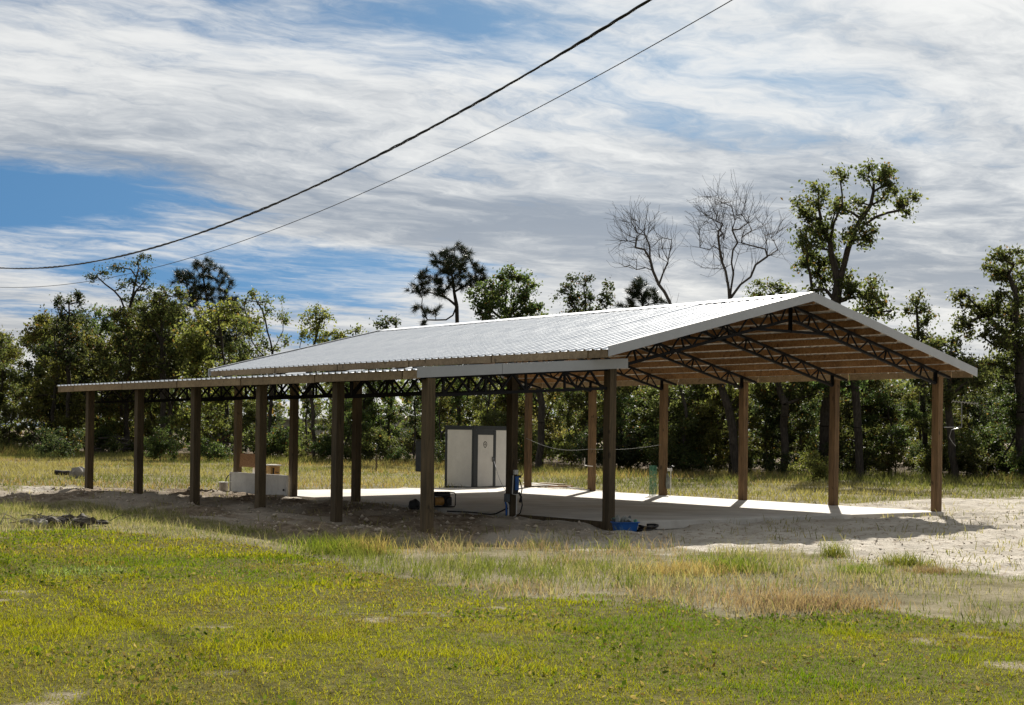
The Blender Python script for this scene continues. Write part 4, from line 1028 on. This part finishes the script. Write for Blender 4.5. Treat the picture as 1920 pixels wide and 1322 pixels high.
LBL = ['olive-leaved oak', 'green-leaved young oak', 'dark-leaved tree', 'yellow-green tree', 'tall olive oak', 'brownish autumn tree', 'spreading green tree', 'short olive oak', 'slim bare-stemmed olive tree', 'slim bare-stemmed dark tree', 'slim bare-stemmed yellowish tree']
MARKS = [(40, 'at the far left edge'), (110, 'left of the lean-to roof end'), (165, 'just left of the first lean-to post'), (255, 'between the first and second lean-to posts'), (362, 'between the second and third lean-to posts'), (445, 'left of the strand board'), (485, 'right of the strand board'), (545, 'above the white panel'), (630, 'left of the second-nearest lean-to post'), (700, 'left of the wooden stake'), (790, 'left of the electrical box'), (830, 'just left of the cabin'), (890, 'above the cabin\'s left panel'), (955, 'above the cabin door'), (1050, 'right of the cabin'), (1110, 'left of the fifth right-row post'), (1180, 'behind the front main post'), (1240, 'left of the green netting'), (1320, 'right of the green netting'), (1390, 'left of the third right-row post'), (1475, 'right of the third right-row post'), (1560, 'left of the second right-row post'), (1660, 'right of the second right-row post'), (1760, 'left of the front right post'), (1830, 'behind the antenna'), (1890, 'right of the antenna'), (9999, 'at the far right edge')]
def mark(px): return next(t for x, t in MARKS if px < x)
ri = random.Random(21); cnt_t = 0
ROWS = ('front row', 'second row', 'third row', 'back row')
for row in range(4):
    n = (26, 26, 24, 22)[row]
    for i in range(n):
        px = -130 + (2180) * (i + ri.uniform(.15, .85)) / n
        if any(a - 12 < px < b + 12 for a, b in HOUSE_GAPS) and ri.random() < (.85, .6, .5, .4)[row]: continue
        Y = float(edge_depth(px)) + (1.5, 6, 12, 20)[row] + ri.uniform(-1, 3.5)
        top = float(np.interp(px, ENV[:, 0], ENV[:, 1])) + ri.uniform(0, 80) * (1 if row < 2 else .5)
        ht = (HZ - top) / F * Y + EYE
        k = ri.randrange(8) if ri.random() > (.55, .4, .2, 0)[row] else ri.choice((8, 9, 10))
        if k == 5 and ri.random() < .6: k = 0
        ms, h0 = FORMS[k]; s = ht / (h0 * 1.02); s = max(.5, min(1.35, s))
        p = pix(px, 850, Y)
        plant('wood_tree', ms, (p.x, p.y, 0), '%s in the wood\'s %s, %s' % (LBL[k], ROWS[row], mark(px)), 'trees of the dense wood behind the barn', scale=s, rz=ri.uniform(0, 6.28), zs=ht / (h0 * 1.02)); cnt_t += 1
for i in range(18):
    px = -120 + 2160 * (i + ri.uniform(.1, .9)) / 18
    if any(a < px < b for a, b in HOUSE_GAPS): continue
    Y = float(edge_depth(px)) + ri.uniform(-.5, 2.5); k = ri.choice((0, 1, 3, 6, 7)); ms, h0 = FORMS[k]; ht = ri.uniform(2.2, 3.8); p = pix(px, 850, Y)
    plant('sapling', ms, (p.x, p.y, 0), 'small %s sapling at the wood edge, %s' % (('olive', 'green', '', 'yellow-green', '', '', 'bushy green', 'low olive')[k], mark(px)), 'saplings along the wood edge', scale=ht / h0 * 1.25, rz=ri.uniform(0, 6.28), zs=ht / h0)

# bushes along the wood edge
BUSH = []
for k, pal in enumerate(('green', 'oak', 'yellow', 'dark', 'green')):
    r = random.Random(300 + k); bl = [((r.gauss(0, .65), r.gauss(0, .55), r.uniform(.15, 1.0) + abs(r.gauss(0, .55))), (r.uniform(.2, .5), r.uniform(.2, .5), r.uniform(.15, .45)), 7) for _ in range(14)]
    tr = [[(0, 0, -.1), (.05, 0, .5), (.1, .05, .9)], [(0, 0, .1), (-.3, .1, .6)], [(0, 0, .1), (.35, -.1, .6)]]
    BUSH.append(grow(300 + k, tr, bl, .035, 'oak', pal, 13, .14, .28, .35))
BL = ['bright green bush', 'olive bush', 'yellowish bush', 'dark bush', 'green bush']
for row in range(2):
    n = (28, 24)[row]
    for i in range(n):
        px = -120 + 2160 * (i + ri.uniform(.1, .9)) / n; Y = float(edge_depth(px)) + (-.8, 3.0)[row] + ri.uniform(-1, 1); k = ri.randrange(5); p = pix(px, 850, Y)
        s = ri.uniform(.55, 1.3) * (1 if row else .8)
        plant('bush', BUSH[k], (p.x, p.y, 0), '%s in the %s of undergrowth, %s' % (BL[k], ('front line', 'second line')[row], mark(px)), 'bushes along the wood edge', 'bush', scale=s, rz=ri.uniform(0, 6.28))
for (px, py, s, k, lb) in ((525, 862, 1.15, 0, 'bright green bush in the field just right of the white panel'), (700, 862, .9, 4, 'round green bush in the field by the thin stake'), (392, 866, .8, 0, 'light green bush behind the third lean-to post'), (775, 860, 1.0, 1, 'olive bush in the field behind the electrical box'), (110, 862, .8, 3, 'dark low bush in the field at far left'), (1525, 905, .65, 2, 'yellow-green sapling at the foot of the tall oak'), (300, 866, .8, 4, 'low green bush behind the second lean-to post')):
    q = ground_at(px, py); plant('bush', BUSH[k], (q.x, q.y, 0), lb, None, 'bush', scale=s, rz=ri.uniform(0, 6))

# dense far thicket behind the individual trees
rs = np.random.RandomState(9); n = 46000
X = rs.uniform(-75, 60, n); YY = edge_depth(960 + X / 95 * F) + 26 + rs.rand(n) * 14
pxx = 960 + X / YY * F; gapm = np.zeros(n, bool)
for a, b in HOUSE_GAPS: gapm |= (pxx > a - 8) & (pxx < b + 8)
keep = ~gapm | (rs.rand(n) < .38); X, YY = X[keep], YY[keep]; n = len(X)
hmax = 4.6 + 2.2 * VN1(X, YY, 6, 3); ZZ = rs.rand(n) ** .8 * hmax
tc_ = np.clip(rs.normal(.4, .25, n), 0, 1)
tag(obj('thicket', leaf_mesh('thicket', np.stack([X, YY, ZZ], 1), rs, .42, leaf_cols(rs, 'oak', tc_, 1)), M_LEAF), 'dense leafy thicket filling the depth of the wood', 'thicket', kind='stuff')

# brush piles
def brush(px, py, wpx, hpx, label, seed, red=.3, nst=170):
    q = ground_at(px, py); m_ = q.y / F; w, h = wpx * m_ / 2, hpx * m_; r = random.Random(seed); t = empty('brush_pile', (q.x, q.y, 0)); tag(t, label, 'brush pile')
    ms = (MB(), MB())
    for k in range(nst):
        u = r.uniform(-1, 1); top = h * (1 - abs(u) ** 2.2) ; x = u * w; y = r.uniform(-.9, .9); z = r.uniform(0, max(.12, top)); L_ = r.uniform(.4, 1.5); th = r.uniform(0, 6.28); el = r.gauss(.1, .3)
        d = Vector((math.cos(th) * math.cos(el), math.sin(th) * math.cos(el), math.sin(el))); p = Vector((x, y, z)); rad = r.choice((.012, .018, .03, .05))
        ms[0 if r.random() > red else 1].tube([p - d * L_ / 2, p + Vector((0, 0, r.uniform(-.06, .06))), p + d * L_ / 2], [rad, rad * .9, rad * .6], 4)
    ms[0].build('grey_branches', M_DEAD, t)['kind'] = 'stuff'; ms[1].build('brown_branches', mat('reddish_twigs', fn=worn((.10, .055, .04), .4, 6, .9, .2)), t)['kind'] = 'stuff'
brush(50, 842, 140, 45, 'dark reddish brush pile at the far left wood edge', 1, .6)
brush(222, 852, 100, 34, 'grey heap of dead branches behind the two leftmost posts', 2, .1)
brush(410, 858, 90, 44, 'tangled grey brush pile behind the strand board', 3, .4)
brush(620, 862, 150, 40, 'low dark brush pile behind the middle lean-to posts', 4, .3)

# far houses glimpsed through the wood
M_HROOF = mat('pale_metal_roof', fn=worn((.62, .64, .66), .08, 2, .45, .03), rough=.45); M_HWALL = mat('pale_siding', fn=worn((.5, .5, .48), .1, 3, .7, .05))
def house(px0, px1, Y, ze, zr, label, white):
    A, Bq = pix(px0, 800, Y), pix(px1, 800, Y); w = Bq.x - A.x; t = empty('house', ((A.x + Bq.x) / 2, Y, 0)); tag(t, label, 'house'); d = 6.0
    MB().box((0, d / 2, ze / 2), (w - .6, d, ze)).build('wall', M_HWALL, t)
    MB().prism([(-w / 2, -.4, ze), (-w / 2, d / 2, zr), (-w / 2, d + .4, ze), (-w / 2, d + .4, ze - .12), (-w / 2, -.4, ze - .12)], (w, 0, 0)).build('roof', M_HROOF, t)
    for x in (-w * .28, w * .05, w * .3):
        f = MB().box((x, -.02, ze * .55), (.9, .06, 1.0)).build('window', M_TRIM, t); MB().box((x, -.06, ze * .55), (.76, .03, .86)).build('pane', M_DKGREY, f)
house(452, 612, 122, 2.6, 4.0, 'grey-roofed low house glimpsed through the wood behind the strand board', 0)
house(668, 806, 118, 2.9, 4.3, 'white-roofed house glimpsed through the wood left of the electrical box', 1)

# ------------------------------------------------------------------ grass
def blades(name, X, Y, H, Wd, C, rs, lean=.5, label=None, two=True):
    n = len(X); Z = gz(X, Y) - .01; th = rs.rand(n) * 2 * np.pi; az = rs.rand(n) * 2 * np.pi; ln = H * lean * (.3 + rs.rand(n))
    sx, sy = np.cos(th) * Wd / 2, np.sin(th) * Wd / 2; dx, dy = np.cos(az) * ln, np.sin(az) * ln
    P = np.stack([X, Y, Z], 1); s = np.stack([sx, sy, 0 * sx], 1)
    mid = P + np.stack([dx * .35, dy * .35, H * .58], 1); tip = P + np.stack([dx, dy, H * np.sqrt(np.maximum(.15, 1 - (ln / H) ** 2 * .6))], 1)
    if two:
        V = np.stack([P - s, P + s, mid + s * .75, mid - s * .75, tip], 1).reshape(-1, 3); b = (np.arange(n) * 5)[:, None]
        fl = [b + np.array([0, 1, 2, 3]), b + np.array([3, 2, 4])]; rep = 5
    else:
        V = np.stack([P - s, P + s, tip], 1).reshape(-1, 3); b = (np.arange(n) * 3)[:, None]; fl = [b + np.array([0, 1, 2])]; rep = 3
    me = mesh_np(name, V, fl, np.repeat(C, rep, 0)); return obj(name, me, M_GRASS)
def scatter(rs, n, y0, y1, mx=1.5):
    """even density over the wedge the picture shows, with a margin"""
    u = rs.rand(n); Y = np.sqrt(y0 ** 2 + u * (y1 ** 2 - y0 ** 2)); half_ = Y * (960 / F) + mx; return rs.uniform(-1, 1, n) * half_, Y
def lerp(a, b, t): return np.asarray(a) + (np.asarray(b) - np.asarray(a)) * np.asarray(t)[:, None]
def lawn_color(X, Y, rs):
    n = len(X); big = VN1(X + 40, Y, 2.6, 3); sm_ = VN2(X, Y + 9, .55, 3); g = np.clip(.12 + .8 * sstep(big * .6 + sm_ * .4, .32, .62) + rs.normal(0, .2, n), 0, 1)
    c = lerp((.100, .168, .010), (.285, .272, .014), g)
    dead = sstep(VN3(X, Y, 1.4, 4, .6), .50, .66) * .6 + .08 + .25 * sstep(X, 3, 7) * sstep(Y, 13, 16); k = rs.rand(n) < dead; c[k] = lerp((.13, .10, .025), (.31, .25, .08), rs.rand(int(k.sum())))
    return c * (.75 + .5 * rs.rand(n))[:, None]
rs = np.random.RandomState(50)
parts = []
for (n, y0, y1, h, w) in ((200000, 7.6, 13.5, .036, .0055), (125000, 13.5, 20, .041, .009), (70000, 20, 27, .048, .014)):
    X, Y = scatter(rs, n, y0, y1); lw_, _ = zone(X, Y); bw_ = bare(X, Y); keep = (rs.rand(n) < lw_) & (rs.rand(n) > bw_ * .9)
    dn = VN4(X, Y, .5, 3); keep &= rs.rand(n) < .35 + 1.1 * dn
    X, Y = X[keep], Y[keep]; k = len(X); tall = 1 + .6 * sstep(VN2(X, Y, .7, 3), .55, .75)
    parts.append((X, Y, h * tall * (.4 + .9 * rs.rand(k) ** 1.5 + 1.2 * (rs.rand(k) < .015)), np.full(k, w) * (.7 + .6 * rs.rand(k)), lawn_color(X, Y, rs)))
cat_ = [np.concatenate([p[i] for p in parts]) for i in range(5)]
tag(blades('lawn_grass', *cat_, rs, .9), 'short patchy green and yellow lawn grass in the foreground', 'grass', kind='stuff')

# tall unmown strip between lawn and sand
n = 165000; X, Y = scatter(rs, n, 12.5, 33); lw_, sw_ = zone(X, Y); a_, b_ = to_ab(X, Y); px_, py_ = to_pix(X, Y)
dens = np.clip(1 - lw_ - sw_, 0, 1) * (Y < 31); clus = sstep(VN1(X, Y, .75, 4, .62), .40, .62)
right = sstep(px_, 1380, 1600); dens = dens * (1 - .25 * right)
lf0 = sstep(560 - px_, -60, 60); keep = (rs.rand(n) < dens * (.12 + .45 * lf0 + (.88 - .45 * lf0) * clus)); X, Y, px_ = X[keep], Y[keep], px_[keep]; k = len(X)
kind_ = VN2(X, Y, 1.1, 3); left = sstep(560 - px_, -60, 60); wisp = rs.rand(k) < .22
hh = (.06 + .20 * VN3(X, Y, .9, 3) * (.35 + .65 * clus[keep])) * (.45 + .9 * rs.rand(k)) * (1 - .15 * left) * (1 - .25 * right[keep]); hh *= 1.0; hh[wisp] *= 1.9
straw = lerp((.22, .19, .115), (.37, .33, .235), rs.rand(k)); grn = lerp((.095, .125, .032), (.20, .21, .07), rs.rand(k)); pink = lerp((.22, .155, .125), (.34, .26, .21), rs.rand(k))
pk = np.clip(sstep(VN4(X + 3, Y, 1.3, 2), .52, .66) + np.exp(-((px_ - 1500) / 130) ** 2) * sstep(py_[keep], 1085, 1105), 0, 1) * (1 - left); gk = sstep(kind_, .40, .54) * (1 - .7 * left) * .8 + .28; r1 = rs.rand(k)
C = straw.copy(); C[r1 < gk] = grn[r1 < gk]; r2 = rs.rand(k) < pk * .75; C[r2] = pink[r2]
tag(blades('tall_grass', X, Y, hh, np.where(wisp, .004, .006 + .005 * rs.rand(k)), C, rs, .8), 'tall straw, pinkish and green weeds between the lawn and the sand', 'grass', kind='stuff')

# field grass behind the barn up to the wood
n = 150000; X, Y = scatter(rs, n, 30, 99, 3); ex, ey = to_pix(X, Y); lw_, sw_ = zone(X, Y); a_, b_ = to_ab(X, Y)
ins = (a_ > -.3) & (a_ < 9.7) & (b_ > -.4) & (b_ < 15.1); lean_in = (a_ > 9.5) & (a_ < 15.8) & (b_ > -1) & (b_ < 16.5)
keep = ~ins & ~lean_in & (rs.rand(n) < (1 - sw_) * (1 - lw_)) & (Y < edge_depth(ex) + 4) & (rs.rand(n) < .35 + VN1(X, Y, 2, 3)) & (Y > 33)
X, Y, ex = X[keep], Y[keep], ex[keep]; k = len(X); edge = sstep(Y - edge_depth(ex), -16, 0)
hh = (.16 + .34 * edge * VN3(X, Y, 4, 3) + .5 * edge * sstep(160 - ex, 0, 160)) * (.6 + .8 * rs.rand(k))
g = np.clip(sstep(VN2(X, Y, 5, 3), .42, .6) * .75 + rs.normal(0, .2, k), 0, 1); C = lerp((.33, .275, .145), (.13, .15, .05), g); r1 = rs.rand(k) < sstep(VN4(X, Y, 6, 2), .5, .65) * .5; C[r1] = lerp((.26, .16, .09), (.38, .26, .15), rs.rand(int(r1.sum())))
C = C * (.55 + .45 * rs.rand(k))[:, None]
tag(blades('field_grass', X, Y, hh, .020 + .018 * rs.rand(k), C, rs, .7, two=False), 'dry yellow-green field grass between the barn and the wood', 'grass', kind='stuff')

# sparse weeds growing on the sand and spoil
n = 34000; X, Y = scatter(rs, n, 18, 46); lw_, sw_ = zone(X, Y); a_, b_ = to_ab(X, Y); ins = (a_ > -.2) & (a_ < 9.6) & (b_ > -.25) & (b_ < 15)
cl = sstep(VN4(X, Y, .8, 4, .6), .53, .66); leanz = (a_ > 9.6) & (b_ > -2); keep = ~ins & (rs.rand(n) < sw_ * cl * np.where(leanz, .5, .8)); X, Y = X[keep], Y[keep]; k = len(X)
tag(blades('sand_weeds', X, Y, .05 + .14 * rs.rand(k), .010 + .006 * rs.rand(k), lerp((.12, .13, .04), (.40, .33, .18), rs.rand(k)), rs, .9), 'scattered dry weeds on the bare sand', 'weeds', kind='stuff')

# single tufts one can pick out
def tuft(px, py, w, h, n, c0, c1, label, seed):
    q = ground_at(px, py); rs = np.random.RandomState(seed); X = q.x + rs.normal(0, w, n); Y = q.y + rs.normal(0, w * .8, n)
    o = blades('grass_tuft', X, Y, h * (.35 + .65 * rs.rand(n) ** 1.5), .005 + .004 * rs.rand(n), lerp(c0, c1, rs.rand(n)), rs, .9); tag(o, label, 'grass tuft', kind='stuff')
GR0, GR1 = (.08, .15, .02), (.22, .27, .05)
for t_ in ((625, 1032, .26, .34, 900, GR0, GR1, 'bright green tuft at the lawn edge below the second lean-to post', 1), (690, 1032, .24, .36, 700, (.26, .17, .10), (.36, .30, .14), 'pinkish straw tuft just right of the bright green tuft', 2),
           (1375, 1066, .22, .32, 600, GR0, GR1, 'green tuft in the tall strip right of centre', 3), (1610, 1072, .16, .20, 350, GR0, GR1, 'small green tuft at the sand edge below the second right-row post', 4), (1697, 1058, .16, .26, 450, (.09, .13, .025), (.24, .24, .06), 'upright green tuft alone on the sand at right', 5),
           (1565, 1040, .12, .34, 260, (.09, .13, .025), (.24, .24, .06), 'thin upright weed tuft at the edge of the roof shadow', 6), (1745, 1072, .2, .14, 350, (.17, .12, .08), (.26, .19, .13), 'low brown tuft on the sand at right', 7), (150, 1066, .3, .10, 500, (.16, .24, .10), (.32, .40, .2), 'pale bluish green patch of lawn weeds at left', 8),
           (1500, 1128, .42, .20, 1500, (.22, .14, .115), (.34, .25, .19), 'reddish dry tuft at the right end of the tall strip', 9), (1290, 1070, .35, .26, 900, (.27, .20, .10), (.42, .33, .18), 'straw coloured tuft in the middle of the tall strip', 10)):
    tuft(*t_)
# dark debris pile on the lawn edge at left
q = ground_at(112, 985); dp = empty('debris_pile', (q.x, q.y, 0)); tag(dp, 'dark heap of dug soil and roots on the lawn edge at left', 'soil heap')
M_SOIL = mat('dark_soil', fn=worn((.06, .05, .038), .5, 9, .95, .8), rough=.95)
for k in range(26):
    o = lump('clod', M_SOIL if k % 4 else M_ROCK, (.07 + .09 * rj.random(), .06 + .06 * rj.random(), .04 + .06 * rj.random()), 70 + k, .6, 2, dp); o.location = (rj.gauss(0, .26), rj.gauss(0, .22), .03 + .05 * rj.random())
m = MB()
for k in range(60):
    p_ = Vector((rj.gauss(0, .32), rj.gauss(0, .25), rj.uniform(.02, .14))); th = rj.uniform(0, 6.28); d_ = Vector((math.cos(th), math.sin(th), rj.gauss(.15, .25))) * rj.uniform(.08, .25)
    m.tube([p_ - d_, p_ + Vector((0, 0, .02)), p_ + d_], [.008, .007, .004], 4)
m.build('roots', M_DEAD, dp)['kind'] = 'stuff'
# loose clods of spoil around the lean-to
rs = np.random.RandomState(71); n = 4200; aa_ = np.concatenate([rs.uniform(9.9, 16.2, 1700), rs.uniform(-9, 12, n - 1700)]); bb_2 = np.concatenate([rs.uniform(-2.5, 19, 1700), rs.uniform(-9, -.3, n - 1700)])
Xc = O.x - EV.x * aa_ + D.x * bb_2; Yc = O.y - EV.y * aa_ + D.y * bb_2; sk_l = np.arange(n) < 1700; sk_ = (rs.rand(n) < zone(Xc, Yc)[1]); Xc, Yc = Xc[sk_], Yc[sk_]; n = len(Xc); Zc = gz(Xc, Yc); ico = np.array([(0, 0, 1), (.9, 0, .3), (.28, .85, .3), (-.72, .53, .3), (-.72, -.53, .3), (.28, -.85, .3), (0, 0, -.5)]); fi = np.array([(0, 1, 2), (0, 2, 3), (0, 3, 4), (0, 4, 5), (0, 5, 1), (6, 2, 1), (6, 3, 2), (6, 4, 3), (6, 5, 4), (6, 1, 5)])
sz = np.where(sk_l[sk_], .014 + .05 * rs.rand(n) ** 4, .010 + .022 * rs.rand(n) ** 3); V = ico[None] * sz[:, None, None] * rs.uniform(.6, 1.3, (n, 7, 1)) + np.stack([Xc, Yc, Zc], 1)[:, None]
tag(obj('soil_clods', mesh_np('soil_clods', V.reshape(-1, 3), [(fi[None] + (np.arange(n) * 7)[:, None, None]).reshape(-1, 3)]), mat('sandy_clod', fn=worn((.40, .34, .27), .3, 9, .95, .5), rough=.95)), 'loose sandy clods strewn over the bare ground', 'clods', kind='stuff')

# broad-leaved weeds and litter in the lawn
rs = np.random.RandomState(88); n = 26000; X, Y = scatter(rs, n, 7.6, 24); lw_, _ = zone(X, Y); cl = sstep(VN2(X + 11, Y, 1.5, 4, .6), .55, .68); keep = rs.rand(n) < lw_ * cl * .8; X, Y = X[keep], Y[keep]; k = len(X)
tag(obj('lawn_weeds', leaf_mesh('lawn_weeds', np.stack([X, Y, gz(X, Y) + .012 + .03 * rs.rand(k)], 1), rs, .038, lerp((.045, .085, .012), (.12, .17, .03), rs.rand(k)), .7, 0.0), M_GRASS), 'low broad-leaved weeds growing in the lawn', 'weeds', kind='stuff')
n = 9000; X, Y = scatter(rs, n, 7.6, 22); lw_, _ = zone(X, Y); keep = rs.rand(n) < lw_ * sstep(VN1(X, Y + 5, .9, 4), .45, .65); X, Y = X[keep], Y[keep]; k = len(X)
tag(obj('dead_leaves', leaf_mesh('dead_leaves', np.stack([X, Y, gz(X, Y) + .01 + .012 * rs.rand(k)], 1), rs, .045, lerp((.10, .065, .03), (.34, .26, .14), rs.rand(k)), .4, 0.0), M_GRASS), 'dead leaves and straw littering the lawn', 'litter', kind='stuff')
